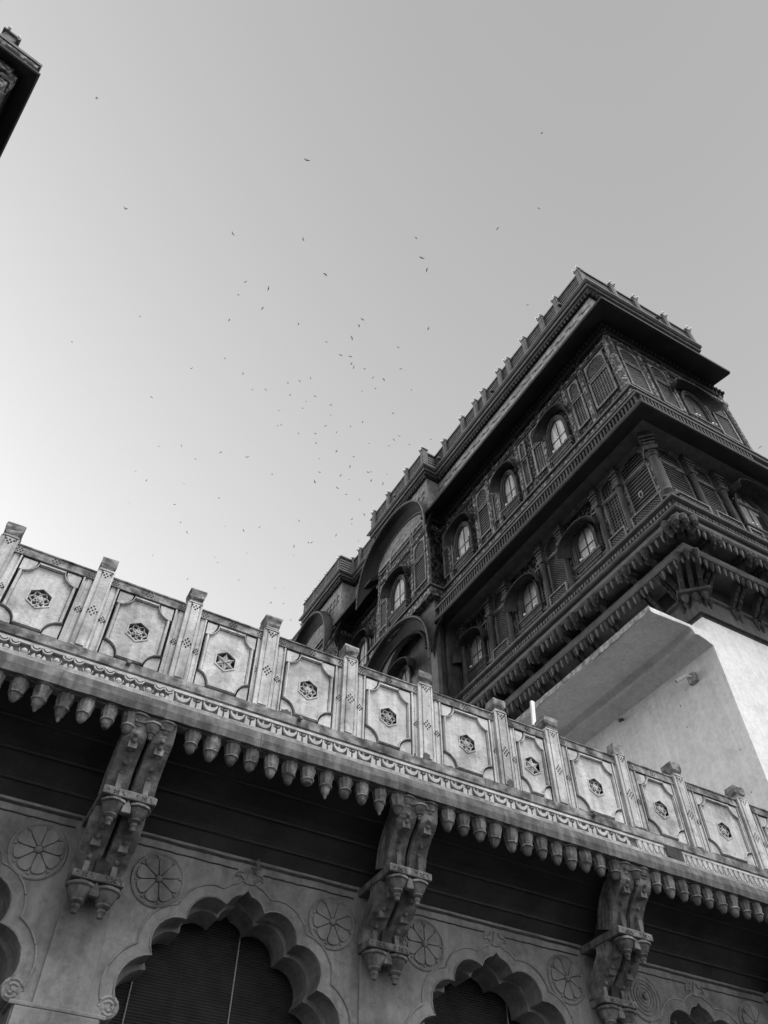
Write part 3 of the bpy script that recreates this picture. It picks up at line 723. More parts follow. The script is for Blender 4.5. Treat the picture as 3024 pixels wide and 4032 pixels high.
m.lathe(0,-1.2,[(.12,20.24),(.14,20.1),(.1,19.95),(.14,19.9),(.05,19.8),(.02,19.7)],8)
m.box(-.22,.22,-1.25,-.8,20.05,20.24); scroll(m,0,.22,[(-.85,19.82),(-.95,19.95),(-1.15,20.05),(-1.2,20.22)],.15,.2)
k0=m.build('knob_cluster','stone',pal,mw=FL@Matrix.Translation((-BRL[0],0,0)))
for s in BRL[1:]+[11,12.4,14]: copy_at(k0,FL@Matrix.Translation((-s,0,0)))
for s in BRR: copy_at(k0,FR@Matrix.Translation((s,0,0)))
# corner corbel
FC=frame(P0,(ER-EL).normalized(),(NL+NR).normalized())
copy_at(k0,FC@Matrix.Translation((0,-.62,0))); copy_at(k0,FC@Matrix.Translation((-.3,-.45,0))); copy_at(k0,FC@Matrix.Translation((.3,-.45,0)))
m=MB()
for q in (-.28,0,.28):
    Fp=scroll(m,q,.14,[(-.1,18.6),(-.2,18.8),(-.45,19.0),(-.65,19.15),(-.95,19.3),(-1.15,19.5)],.12,.25)
    for t in (.2,.4,.6,.8): p=Fp[int(t*(len(Fp)-1))]; m.ball(q,p[0]-.01,p[1],.04,6)
    m.lathe(q,-.16,[(.1,18.66),(.13,18.6),(.1,18.5),(.03,18.36)],8); m.lathe(q,-1.15,[(.1,19.52),(.12,19.45),(.05,19.25),(.02,19.15)],8)
m.box(-.5,.5,-.35,0,18.64,18.74); m.build('corner_bracket','stone',pal,mw=FC)
for s,F,sg in ((.35,FL,-1),(.35,FR,1)):
    copy_at(c0,F@Matrix.Translation((sg*s,0,0)))
# --- first floor: recessed screens, columns, balustrade
both('first_floor_wall','carved',[(0,20.9),(1.14,20.9),(1.14,24.75),(0,24.75)],34,26)
def col(F,x,a,z0,z1,r,name='column'):
    m=MB(); m.box(-r*1.5,r*1.5,-a-r*1.5,-a+r*1.5,z0,z0+.08)
    m.lathe(0,-a,[(r*1.4,z0+.08),(r*1.5,z0+.16),(r*1.25,z0+.2),(r*1.45,z0+.3),(r*1.1,z0+.34),(r*1.3,z0+.42),(r,z0+.5),(r*1.02,z0+.6),(r*.86,z1-1.05),(r*1.15,z1-1.0),(r*1.0,z1-.92),(r*1.3,z1-.86),(r*1.2,z1-.8)],12)
    m.box(-r*1.4,r*1.4,-a-r*1.4,-a+r*1.4,z1-.8,z1-.62); m.box(-r*1.1,r*1.1,-a-r*.9,-a+.3,z1-.62,24.7)
    for k in range(3): m.box(-r*(1.25+.15*k),r*(1.25+.15*k),-a-r*(1.1+.2*k),-a,z1-.45+.16*k,z1-.38+.16*k)
    return m.build(name,'stoneb',pal,mw=F@Matrix.Translation((x,0,0)),smooth=True)
cL=col(FL,-.32,1.36,20.99,24.25,.115)
for s in (1.42,3.42,4.62,6.86,8.0,9.95,): copy_at(cL,FL@Matrix.Translation((-s,0,0)))
col(FL,0,0,20.99,24.3,.17,'corner_column'); bpy.data.objects['corner_column'].matrix_basis=WM[pal.name].inverted()@(FC@Matrix.Translation((0,-1.95,0)))
for s in (.45,1.87): copy_at(cL,FR@Matrix.Translation((s,0,0)))
def screen(F,sg,s0,s1,z0,z1,a,kind='jali',arch=0,fr=.07,name='jali_screen',fm='jframe',parent=None):
    x0,x1=(sg*s0,sg*s1) if sg>0 else (-s1,-s0)
    m=MB(); o=[(x0-fr,z0-fr),(x1+fr,z0-fr),(x1+fr,z1+fr),(x0-fr,z1+fr)]; i=[(x0,z0),(x1,z0),(x1,z1),(x0,z1)]
    if arch:
        cx=(x0+x1)/2; i=[(x0,z0),(x1,z0),(x1,z1-arch)]+[(cx+(x1-x0)/2*math.cos(t),z1-arch+arch*math.sin(t)) for t in [PI*k/10 for k in range(1,10)]]+[(x0,z1-arch)]
        m.plate(o,[i],-a-.06,-a)
    else: m.ring(i,o,-a-.06,-a)
    fo=m.build(name,fm,parent or pal,mw=F)
    m=MB(); m.box(x0-.01,x1+.01,-a-.012,-a+.02,z0-.01,z1+.01); m.build('lattice',kind,fo,mw=F)
    return fo
LF=-1
for s0,s1,k in ((-.92,.12,'jalis'),(.55,1.2,'jalib'),(3.6,4.45,'jali'),(7.0,7.85,'jali'),(8.15,8.35,'jali')):
    screen(FL,LF,s0,s1,21.75,23.55,1.18,k,fr=.06); screen(FL,LF,s0,s1,23.7,24.5,1.18,k,arch=.35,fr=.05)
for s0,s1 in ((1.62,1.85),(3.0,3.2),(4.8,5.05),(6.35,6.6),(8.15,8.5),(9.65,9.85)):
    screen(FL,LF,s0,s1,21.6,23.8,1.18,'jalib',fr=.035)
for s0,s1,k in ((-.75,.28,'jalis'),(.65,1.68,'jali'),(2.1,2.6,'jali')):
    screen(FR,1,s0,s1,21.75,23.7,1.18,k,fr=.06); screen(FR,1,s0,s1,23.85,24.6,1.18,k,arch=.35,fr=.05)
for s0,s1 in ((-1.15,.1),(.52,1.2),(3.55,4.4),(7.0,7.85)):
    screen(FL,LF,s0,s1,21.06,21.5,1.5,'jali',fr=.05,name='balustrade_panel')
for s0,s1 in ((-1.1,.28),(.62,1.7),(2.05,2.6)):
    screen(FR,1,s0,s1,21.06,21.5,1.5,'jali',fr=.05,name='balustrade_panel')
# --- windows: arched frame, shutters, curved hood, sill on a fluted corbel, bulbs
def window(F,x,a,z0,w,h,hw,hood_rise,hp,hb=1.2,shut='shutter',bars=1,wide=None,rough=False):
    mw=F@Matrix.Translation((x,0,0)); hw2=hw/2
    def aw(W,Hs,Ha,n=12,cusp=0):
        P=[(-W,z0),(W,z0)] + [(W*math.cos(t)*(1),Hs+Ha*math.sin(t)*(1-cusp*abs(math.sin(4*t)))) for t in [PI*k/n for k in range(n+1)]]
        return P
    hs=z0+h*.55; ha=h*.45
    m=MB()
    inn=aw(w/2,hs,ha,12,.06); out=aw(w/2+.16,hs,ha+.16,12); out[0]=(-w/2-.16,z0-.001); out[1]=(w/2+.16,z0-.001)
    m.ring(inn,out,-a-.12,-a+.1); mid=aw(w/2+.07,hs,ha+.07,12); m.ring(mid,out,-a-.16,-a-.1)
    for k in (-1,1): m.lathe(k*(w/2+.16),-a-.14,[(.06,z0),(.07,z0+.12),(.045,z0+.16),(.05,z0+h*.5),(.07,z0+h*.53),(.06,z0+h*.57),(.08,z0+h*.62)],8)
    fr=m.build('arched_window','stone' if not rough else 'stoneb',pal,mw=mw)
    m=MB(); m.prism(aw(w/2-.003,hs,ha-.003),-a-.02,-a+.03); m.build('shutter',shut,fr,mw=mw)
    m=MB(); m.box(-.014,.014,-a-.045,-a-.02,z0,z0+h*.97); 
    for q in range(bars): zz=z0+h*(.42 if bars==1 else .18+.26*q); m.box(-w/2,w/2,-a-.04,-a-.02,zz-.02,zz+.02)
    m.build('glazing_bars','stone',fr,mw=mw)
    wk=random.Random(int(abs(x)*977+z0*13)); q_=wk.random()
    if shut=='shutter' and q_<.75:
        m=MB(); sx=1 if wk.random()<.5 else -1
        if q_<.4: m.box(sx*w*.30,sx*w*.49,-a-.03,-a-.015,z0,z0+h*wk.uniform(.5,.75))
        else: m.box(-w/2,w/2,-a-.03,-a-.015,z0+h*.40,z0+h*.52)
        m.build('open_gap','hole',fr,mw=mw)
    # hood: curved eave lofted from the wall to a wider, lower rim
    m=MB(); n=18; V=[];
    for ring_,(W_,zb,rise,yy) in enumerate(((hw2*.74,z0+hb+.08,hood_rise*.98,-a-.02),(hw2*.90,z0+hb+.04,hood_rise*1.02,-a-hp*.55),(hw2,z0+hb-.06,hood_rise,-a-hp),(hw2+.015,z0+hb-.06,hood_rise+.035,-a-hp),(hw2*.93,z0+hb+.10,hood_rise*1.0+.10,-a-hp*.5),(hw2*.80,z0+hb+.2,hood_rise*.95+.08,-a-.02))):
        V.append([(W_*math.cos(PI*k/n),yy,zb+rise*math.sin(PI*k/n)**.8) for k in range(n+1)])
    vv=[p for r_ in V for p in r_]; ff=[]
    L6=len(V)
    for r_ in range(L6):
        q=(r_+1)%L6
        for k in range(n): ff.append((r_*(n+1)+k,r_*(n+1)+k+1,q*(n+1)+k+1,q*(n+1)+k))
    ff+=[tuple(r_*(n+1) for r_ in range(L6)),tuple(r_*(n+1)+n for r_ in range(L6))][0:2]
    m.add(vv,ff); m.build('hood','stone',fr,mw=mw)
    m=MB(); m.box(-w/2-.28,w/2+.28,-a-.22,-a,z0-.10,z0-.0); m.box(-w/2-.24,w/2+.24,-a-.18,-a,z0-.18,z0-.10)
    for q in range(4): m.box(-(w/2+.2-.07*q),w/2+.2-.07*q,-a-.16+.035*q,-a,z0-.30-.12*q,z0-.18-.12*q)
    for k in range(9): xx=(-.5+k/8)*(w+.2); m.prism([(-a-.175,z0-.18),(-a-.05,z0-.64),(-a,z0-.64),(-a,z0-.18)],xx-.022,xx+.022,'x')
    m.build('sill','stoneb',fr,mw=mw)
    for k in (-1,1):
        for dx,dy,dz,rr_ in ((0,-.20,.10,.05),(.10,-.25,.03,.042)):
            m=MB(); m.ball(k*(w/2-.1)+dx,-a+dy,z0+dz,rr_,8); m.build('lamp_bulb','bulb',fr,mw=mw)
    return fr
for s,w in ((1.88,.80),(5.13,.66),(8.62,.92)): window(FL,-s,1.75,27.36,w+.06,1.96,2.0 if w>.7 else 1.7,.88,.5,hb=1.40)
window(FL,-13.05,2.47,27.36,1.08,1.96,2.2,.88,.5,hb=1.40)
window(FL,-17.8,1.75,27.36,.86,1.9,2.0,.88,.5,hb=1.40)
for s,w in ((2.45,.78),(5.72,.78),(9.25,.80)): window(FL,-s,1.16,21.95,w+.04,1.55,2.0,.86,.6,hb=.63,bars=1)
window(FL,-13.6,1.88,22.7,.85,1.75,2.1,.85,.6,hb=1.1)
window(FR,2.05,1.75,27.3,1.05,1.95,2.5,.85,.5,hb=1.35,shut='jali',bars=0)
window(FR,3.25,1.16,22.2,1.15,1.95,2.4,.85,.8,hb=1.1,bars=0,rough=True)
# --- chajja between the floors, with tooth rows above
CH2=[(1.0,24.72),(1.7,24.66),(2.44,24.42),(2.49,24.44),(2.49,24.58),(2.40,24.62),(1.0,24.95)]
def straight(name,matl,prof,sR):
    for i,(a,b) in enumerate(SEG):
        m=MB(); runL(m,prof,0 if i==0 else a,b,i==0); m.build(name,matl,pal,mw=FL)
    m=MB(); runR(m,prof,sR); m.build(name,matl,pal,mw=FR)
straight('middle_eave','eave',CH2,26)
both_e=[('fillet_band','frame',[(1.0,24.62),(2.44,24.60),(2.46,24.68),(2.40,24.72),(1.0,24.72)]),
 ('tooth_bed','stone',[(1.0,24.72),(2.28,24.72),(2.26,25.22),(1.0,25.22)]),
 ('tooth_cap','frame',[(1.0,25.22),(2.40,25.24),(2.42,25.32),(2.2,25.36),(1.0,25.36)]),
 ('cavetto','stone',[(1.0,25.36),(2.16,25.36),(2.06,25.56),(2.08,25.72),(1.0,25.72)]),
 ('thin_fillet','frame',[(1.0,25.72),(2.22,25.74),(2.22,25.80),(2.1,25.84),(1.0,25.84)]),
 ('leaf_band','carvedl',[(1.0,25.84),(2.04,25.84),(2.06,26.24),(1.0,26.24)]),
 ('top_fillet','frame',[(1.0,26.27),(2.14,26.30),(2.14,26.38),(2.0,26.42),(1.0,26.42)]),
 ('floor_ledge','stoneb',[(1.0,26.42),(1.94,26.44),(1.94,26.66),(1.0,26.68)])]
for n_,m_,p_ in both_e: (around if n_ in ('leaf_band','top_fillet','floor_ledge') else straight)(n_,m_,p_,26)
m=MB(); s=-2.2
while s<10: lb(m,s,s+.075,2.2,2.38,24.80,25.2); s+=.16
m.build('tooth_row','stone',pal,mw=FL)
m=MB(); s=-2.2
while s<3: rb(m,s,s+.075,2.2,2.38,24.80,25.2); s+=.16
m.build('tooth_row','stone',pal,mw=FR)
# --- second floor walls and bays
for s0,s1,p in (B1,B2):
    m=MB(); lb(m,s0,s1,0,1.70+p,26.5,34.4); lb(m,s0,s1,0,1.86,20.9,26.5); m.build('bay_wall','stone',pal,mw=FL)
    cx=-(s0+s1)/2; hw=(s1-s0)/2; hol=[(cx+x,z) for x,z in [(hw*.82*math.cos(PI*k/20),23.2+2.3*math.sin(PI*k/20)**.75) for k in range(21)]]; hol=[(hol[0][0],20.95)]+hol+[(hol[-1][0],20.95)]
    m=MB(); m.plate([(cx-hw,20.9),(cx+hw,20.9),(cx+hw,26.4),(cx-hw,26.4)],[hol],-(1.70+p),-(1.50+p)); m.build('bay_spandrel','frame',pal,mw=FL)
both('second_floor_wall','carved',[(1.0,26.66),(1.745,26.66),(1.745,31.62),(1.0,31.62)],34,4.78)
for s0,s1,p in (B1,B2):
    m=MB(); lb(m,s0,s1,1.6,1.75+p,26.66,31.5); m.build('bay_screen_wall','carved',pal,mw=FL)
    m=MB(); lb(m,s0-.03,s1,1.6,1.80+p,31.6,34.4); m.build('bay_upper_wall','jframe',pal,mw=FL)
def pil(F,sg,s,a=1.75,w=.16,z0=26.7,z1=31.4,mt='carvedl'):
    m=MB(); m.box(sg*s-w/2,sg*s+w/2,-a-.09,-a,z0,z1); m.build('carved_pilaster',mt,pal,mw=F)
    m=MB(); 
    for k in (-1,1): m.box(sg*s+k*(w/2+.03)-.02,sg*s+k*(w/2+.03)+.02,-a-.06,-a,z0,z1)
    m.build('pilaster_edge','frame',pal,mw=F)
for s in (-1.62,-.02,1.02,2.7,4.35,6.0,6.55,7.55,9.75): pil(FL,-1,s)
for s in (-1.62,-.15,1.22,2.9,4.55): pil(FR,1,s)
for s in (10.5,11.85,14.2,15.0): pil(FL,-1,s,2.47)
pil(FL,-1,16.4); pil(FL,-1,19.0)
m=MB(); m.box(-.11,.11,-.1,.1,26.7,31.4); m.build('corner_pilaster','carvedl',pal,mw=FC@Matrix.Translation((0,-2.45,0)))
for z0,z1,a,mt in ((30.55,30.75,1.86,'carvedl'),(30.50,30.55,1.82,'frame'),(31.2,31.28,1.84,'frame')):
    around('string_course',mt,[(1.0,z0),(a,z0),(a,z1),(1.0,z1)],4.75,left=True)
for s0,s1,k in ((-1.28,-.33,'jalib'),(.28,.76,'jalib'),(2.83,3.36,'jalib'),(3.85,4.15,'jali'),(5.92,6.32,'jalib'),(6.70,7.40,'jalis'),(9.62,10.22,'jali')):
    screen(FL,-1,s0,s1,27.45,29.08,1.76,k,fr=.09 if s1-s0>.45 else .05); screen(FL,-1,s0,s1,29.3,30.28,1.76,'jali' if k!='jali' else 'jalib',arch=.4,fr=.055)
    screen(FL,-1,s0-.05,s1+.05,30.82,31.12,1.76,'jalib',fr=.03,fm='stone')
for s0,s1,k in ((10.78,11.64,'jalis'),(14.3,14.85,'jali')):
    screen(FL,-1,s0,s1,27.45,29.08,2.48,k,fr=.08); screen(FL,-1,s0,s1,29.3,30.3,2.48,'jali',arch=.4,fr=.055)
screen(FL,-1,12.0,13.9,30.7,32.3,2.48,'jalib',arch=1.0,fr=.08); screen(FL,-1,10.8,11.7,30.8,31.8,2.48,'jali',arch=.6,fr=.06)
for s0,s1,k in ((15.5,16.2,'jali'),(16.7,17.1,'jali'),(18.4,18.8,'jali')): screen(FL,-1,s0,s1,27.45,29.1,1.76,k)
for s0,s1,k in ((-1.3,-.45,'jali'),(.28,1.03,'jalis'),(3.3,4.12,'jalis')):
    screen(FR,1,s0,s1,27.48,29.08,1.76,k,fr=.09); screen(FR,1,s0,s1,29.3,30.28,1.76,'jali',arch=.4,fr=.055)
    screen(FR,1,s0-.05,s1+.05,30.82,31.12,1.76,'jalib',fr=.03,fm='stone')
# --- roof eave
CH1=[(1.6,31.70),(1.95,31.62),(2.9,30.88),(2.98,30.86),(3.0,30.98),(1.84,32.25),(1.6,32.3)]
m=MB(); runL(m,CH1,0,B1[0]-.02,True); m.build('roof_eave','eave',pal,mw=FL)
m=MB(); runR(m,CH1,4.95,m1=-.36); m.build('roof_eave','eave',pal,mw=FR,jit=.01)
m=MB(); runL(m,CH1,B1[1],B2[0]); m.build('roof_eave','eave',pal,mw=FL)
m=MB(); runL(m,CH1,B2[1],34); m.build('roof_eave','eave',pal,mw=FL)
def beads(F,sg,s0,s1,a,z,r,st,name='bead_row'):
    m=MB(); s=s0
    while s<s1: m.lathe(sg*s,-a,[(r*.3,z+r*1.2),(r,z+r*.4),(r,z-r*.4),(r*.4,z-r*1.3)],6); s+=st
    return m.build(name,'stone',pal,mw=F)
beads(FL,-1,-1.9,10.2,1.93,31.42,.085,.2); beads(FR,1,-1.9,4.8,1.93,31.42,.085,.2)
both('eave_bed_moulding','stone',[(1.6,31.28),(1.86,31.3),(1.9,31.55),(1.6,31.62)],10.3,4.78)
# --- roof band, cornice and pierced parapet
around('roof_band','jframe',[(1.0,31.9),(1.81,31.9),(1.81,34.32),(1.0,34.32)],4.6)
m=MB(); rr=random.Random(2); s=-1.7
while s<10:
    for z_,d_ in ((33.2,0),(32.7,.35),(33.75,.1)):
        q=s+d_; lb(m,q,q+.42,1.80,1.83,z_,z_+.035); lb(m,q+.42,q+.5,1.80,1.83,z_,z_+.14); lb(m,q+.5,q+.7,1.8,1.83,z_+.11,z_+.145)
    s+=.82
for s0,p in ((10.5,.72),(19.4,.85)):
    q=s0
    while q<s0+4:
        for z_ in (33.4,33.0): m.prism([(-q,z_),(-q-.12,z_+.22),(-q-.26,z_+.05),(-q-.3,z_-.12),(-q-.16,z_-.02)],-(1.83+p),-(1.79+p))
        q+=.42
m.build('wavy_carving','shade_soot',pal,mw=FL)
beads(FL,-1,-1.9,9.9,1.95,34.34,.085,.2); beads(FR,1,-1.9,4.4,1.95,34.34,.085,.2)
for s0,s1,p in (B1,B2): beads(FL,-1,s0-.1,s1,1.95+p,34.34,.085,.2)
for n_,m_,p_ in (('cornice_lower','stone',[(1.0,34.42),(2.02,34.44),(2.05,34.52),(1.96,34.54),(1.0,34.54)]),
  ('cornice_middle','frame',[(1.0,34.54),(2.14,34.56),(2.18,34.64),(2.06,34.68),(1.0,34.68)]),
  ('cornice_top','frame',[(1.0,34.70),(2.22,34.72),(2.30,34.78),(2.30,34.88),(2.0,34.92),(1.0,34.92)]),
  ('parapet_wall','rslat',[(1.98,34.9),(2.12,34.9),(2.12,36.02),(1.98,36.02)]),
  ('parapet_coping','frame',[(1.94,36.03),(2.18,36.03),(2.18,36.12),(1.94,36.12)])):
    around(n_,m_,p_,4.5)
def rpost(F,x,a=2.09):
    m=MB(); m.box(-.13,.13,-.16,.14,34.9,36.18); m.box(-.06,.06,-.18,-.16,34.95,36.1)
    m.box(-.17,.17,-.18,.16,36.18,36.26); m.lathe(0,0,[(.16,36.26),(.12,36.34),(.06,36.45)],4)
    o=m.build('parapet_post','frame',pal,mw=F@Matrix.Translation((x,-a,0)))
    m=MB(); m.ball(-.12,-.24,36.28,.06,8); m.build('lamp_bulb','bulb',o,mw=F@Matrix.Translation((x,-a,0))); m=MB(); m.ball(.12,-.24,36.28,.06,8); m.build('lamp_bulb','bulb',o,mw=F@Matrix.Translation((x,-a,0)))
    return o
for s in (-1.95,-.33,.74,2.05,3.34,4.05,5.37,6.11,7.27,8.94): rpost(FL,-s)
for s in (10.0,11.59,13.5,15.07,19.2,20.74,22.37,23.4): rpost(FL,-s,2.80)
for s in (15.9,17.97,18.9,25.5,27.5): rpost(FL,-s)
for s in (-.39,.97,2.73,4.21): rpost(FR,s)
for F,x in ((FL,.6),(FL,-4.6),(FL,-9.3),(FR,1.9)):
    m=MB(); m.box(x-.07,x+.07,-2.45,-1.9,35.0,35.12); m.build('rain_spout','metal',pal,mw=F)
for x in (-12.6,-21.6): 
    m=MB(); m.box(x-.07,x+.07,-3.1,-2.5,35.0,35.12); m.build('rain_spout','metal',pal,mw=FL)
# --- bow-shaped eaves over the bays
def bow(sc,a0,a1,zb,rise,hw0,hw1,zb1,rise1,thick=.09):
    m=MB(); n=28; V=[]
    for (hw,z_,r_,a_) in ((hw0,zb,rise,a0),((hw0+hw1)/2*1.0,(zb+zb1)/2+.12,(rise+rise1)/2,(a0+a1)/2),(hw1,zb1,rise1,a1),(hw1+.02,zb1,rise1+thick,a1),((hw0+hw1)/2+.1,(zb+zb1)/2+.3,(rise+rise1)/2+.12,(a0+a1)/2),(hw0+.1,zb+.3,rise+.15,a0)):
        V.append([(-sc+hw*math.cos(PI*k/n),-a_,z_+r_*math.sin(PI*k/n)**.72) for k in range(n+1)])
    L6=len(V); vv=[p for r_ in V for p in r_]; ff=[]
    for r_ in range(L6):
        q=(r_+1)%L6
        for k in range(n): ff.append((r_*(n+1)+k,r_*(n+1)+k+1,q*(n+1)+k+1,q*(n+1)+k))
    ff+=[tuple(r_*(n+1) for r_ in range(L6)),tuple(r_*(n+1)+n for r_ in range(L6))]
    m.add(vv,ff); o=m.build('bow_eave','eave',pal,mw=FL)
    m=MB(); m.tube(V[2],.035,5); m.build('eave_rim','frame',o,mw=FL)
    m=MB()
    for k in range(1,60):
        t=PI*k/60; m.ball(-sc+(hw1-.06)*math.cos(t),-a1+.03,zb1+(rise1-.03)*math.sin(t)**.72-.05,.04,5)
    m.build('rim_beads','stone',o,mw=FL)
    m=MB()
    for k in range(1,50):
        t=PI*k/50; m.ball(-sc+(hw0-.08)*math.cos(t),-a0-.06,zb+(rise-.1)*math.sin(t)**.72,.07,5)
    m.build('arch_beads','stone',o,mw=FL)
bow(12.95,2.47,3.2,31.0,1.95,2.45,3.22,29.5,3.85)
bow(22.3,2.62,3.25,30.9,2.2,2.2,2.6,29.2,4.4)
bow(13.3,2.42,2.95,23.3,2.25,2.35,3.15,22.2,3.8)
for s0,p,zt,za in ((B1[0],.72,29.6,31.9),(B2[0],.85,29.4,31.7),(B1[0]-.0,.72,22.4,24.9)):   # side flares joining the straight eave
    FB=frame(P0+EL*s0+NL*(1.75+p),-NL,-EL)
    m=MB(); n=10; A=[];B=[]
    for k in range(n+1):
        t=k/n; zz=zt+(za-zt)*math.sin(t*PI/2)**.7
        A.append((-.62+t*1.3,-.62*(1-t*.15),zz)); B.append((-.05+t*.8,.02,zz+.12))
    vv=A+B+[(x,y,z+.09) for x,y,z in A]+[(x,y,z+.09) for x,y,z in B]; ff=[]; N=n+1
    for k in range(n): ff+=[(k,k+1,N+k+1,N+k),(2*N+k,3*N+k,3*N+k+1,2*N+k+1),(k,2*N+k,2*N+k+1,k+1)]
    m.add(vv,ff); m.build('side_flare','stone',pal,mw=FB)
m=MB(); lb(m,10.0,10.5,2.3,2.75,31.8,34.3); 
big=col(FL,-10.75,1.9,20.99,25.2,.16,'bay_column')

rr=random.Random(21)
m=MB()
for k in range(26):
    x=-rr.uniform(.3,9); z=rr.uniform(12,16.4); w=rr.uniform(.01,.03)
    m.prism([(x+w*rr.uniform(.6,1.3)*math.cos(2*PI*q/6),z+w*rr.uniform(.6,1.6)*math.sin(2*PI*q/6)) for q in range(6)],-.003,.004)
tag(m.build('chipped_spots','lichen',pal,mw=FL),kind='stuff')

v_=ray(2524,1947); t_=((P0+NL*1.2-CAM).dot(NL))/v_.dot(NL); q_=FL.inverted()@(CAM+v_*t_)
m=MB(); rr=random.Random(8)
o_=[(q_.x+.10*rr.uniform(.8,1.4)*math.cos(2*PI*k/11),q_.z+.19*rr.uniform(.8,1.3)*math.sin(2*PI*k/11)) for k in range(11)]
i_=[(q_.x+.055*rr.uniform(.8,1.2)*math.cos(2*PI*k/11),q_.z+.11*rr.uniform(.8,1.2)*math.sin(2*PI*k/11)) for k in range(11)]
m.ring(i_,o_,-1.215,-1.195); tag(m.build('broken_jali_patch','jframe',pal,mw=FL),'pale broken edge around a hole in the lattice')
m=MB(); m.prism(i_,-1.205,-1.19); m.build('jali_hole','hole',pal,mw=FL)

# extra carved dressings on the first floor
for F,sg,L_ in ((FL,-1,(-1.9,10.1)),(FR,1,(-1.1,4.4))):
    for z0,z1,a in ((23.585,23.66,1.27),(24.56,24.62,1.30),(21.6,21.66,1.26)):
        m=MB(); x=sorted((sg*(L_[0]+1.0),sg*L_[1])); m.box(x[0],x[1],-a,-1.14,z0,z1); m.build('carved_rail','jframe',pal,mw=F)
for s in (-1.1,.3,1.4,3.45,4.6,6.85,8.0,9.95): 
    m=MB(); m.box(-s-.13,-s+.13,-1.23,-1.14,21.0,24.7); m.build('carved_pilaster','carvedl',pal,mw=FL)
for s in (-.95,.45,1.87):
    m=MB(); m.box(s-.13,s+.13,-1.23,-1.14,21.0,24.7); m.build('carved_pilaster','carvedl',pal,mw=FR)
for F,sg,L_ in ((FL,-1,(-1.35,10.1)),(FR,1,(-1.35,4.0))):     # leaf drops under the scroll band
    s=L_[0]; m=MB()
    while s<L_[1]: x=sg*s; m.prism([(x-.05,20.84),(x+.05,20.84),(x+.03,20.72),(x,20.67),(x-.03,20.72)],-1.53,-1.49); s+=.14
    m.build('leaf_row','jframe',pal,mw=F)

# ============================================================ corner tower, top left
th=R(10.4); e1=Vector((math.cos(th),math.sin(th),0)); n1=Vector((math.sin(th),-math.cos(th),0))
vv=ray(190/3.16,960/3.16); TP=CAM+vv*(28.8/vv.z); TP.z=0
tow=empty('corner_tower',tuple(TP),'dark overhanging roof corner of a tower cutting into the top left edge','building')
FT=frame(TP,-e1*-1,n1)     # camera-facing side, x grows to the right; corner at x=0
FS=frame(TP,-n1,e1)        # right-hand side, x grows away
m=MB(); m.box(-9,0,0,30,0,31.4); m.build('tower_wall','stoneb',tow,mw=FT)  # unseen depth lengthened to keep low sky light off the palace's left face
m=MB(); m.box(-.5,.04,-.04,.5,24,30.3); m.box(-.3,.1,-.1,.3,29.6,30.3); m.box(-.6,-.1,-.2,0,29.9,30.4); m.build('carved_corner_pier','carvedl',tow,mw=FT)
prof=[(0,30.75),(.2,30.55),(.56,30.30),(.60,30.34),(.60,30.44),(.1,31.2),(0,31.3)]
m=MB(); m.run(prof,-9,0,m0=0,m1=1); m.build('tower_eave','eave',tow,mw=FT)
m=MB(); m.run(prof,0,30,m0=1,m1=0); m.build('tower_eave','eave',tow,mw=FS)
for n_,mt,p_ in (('tower_band','stoneb',[(-.1,31.2),(.06,31.2),(.06,31.5),(-.1,31.5)]),('tower_cornice','carvedl',[(-.1,31.5),(.16,31.5),(.22,31.62),(.22,31.8),(-.1,31.8)]),('tower_cornice','frame',[(-.1,31.82),(.26,31.84),(.26,32.0),(.1,32.05),(-.1,32.05)])):
    m=MB(); m.run(p_,-9,0,m1=1); m.build(n_,mt,tow,mw=FT); m=MB(); m.run(p_,0,30,m0=1); m.build(n_,mt,tow,mw=FS)
m=MB(); m.box(-9,-.95,.35,.5,32,33.0); m.build('tower_parapet','rjali',tow,mw=FT)
m=MB(); m.box(-1.35,-.95,0.0,.4,32,33.1); m.box(-1.45,-.85,-.08,.45,33.1,33.2); m.box(-1.35,-.95,0,.4,33.2,33.4); m.build('tower_post','frame',tow,mw=FT)
m=MB(); m.ball(-1.3,-.15,33.2,.07); m.ball(-.9,-.15,33.0,.07); m.build('lamp_bulbs','bulb',tow,mw=FT)

# ============================================================ small things
# security camera on the white wall
sc_=empty('security_camera',tuple(P0+EL*.98+Vector((0,0,16.2))),'small white security camera on a grey box on the shaded white wall','camera')
m=MB(); m.box(-1.12,-.84,-.14,0,16.05,16.36); m.build('mount_box','slab',sc_,mw=FL,bevel=.02)
m=MB(); m.tube([(-.95,-.13,16.24),(-1.02,-.24,16.26)],.03,8); m.build('arm','whitepaint',sc_,mw=FL)
m=MB(); m.tube([(-1.0,-.22,16.28),(-1.28,-.42,16.16)],.06,12); m.build('camera_body','whitepaint',sc_,mw=FL)
m=MB(); m.tube([(-1.275,-.416,16.162),(-1.29,-.427,16.156)],.048,12); m.build('lens','hole',sc_,mw=FL)
m=MB(); m.tube([(-3.9,-.02,16.6),(-3.9,-.14,16.55)],.05,8); m.ball(-3.9,-.15,16.52,.06); tag(m.build('wall_knob','frame',None,mw=FL),'tiny knob fixed high on the white wall beneath its ledge, left of the security camera','fitting')
m=MB(); P=[FR@Vector(q) for q in ((-.75,-.02,17.45),(-.73,-.03,17.38),(-.78,-.03,17.3))]
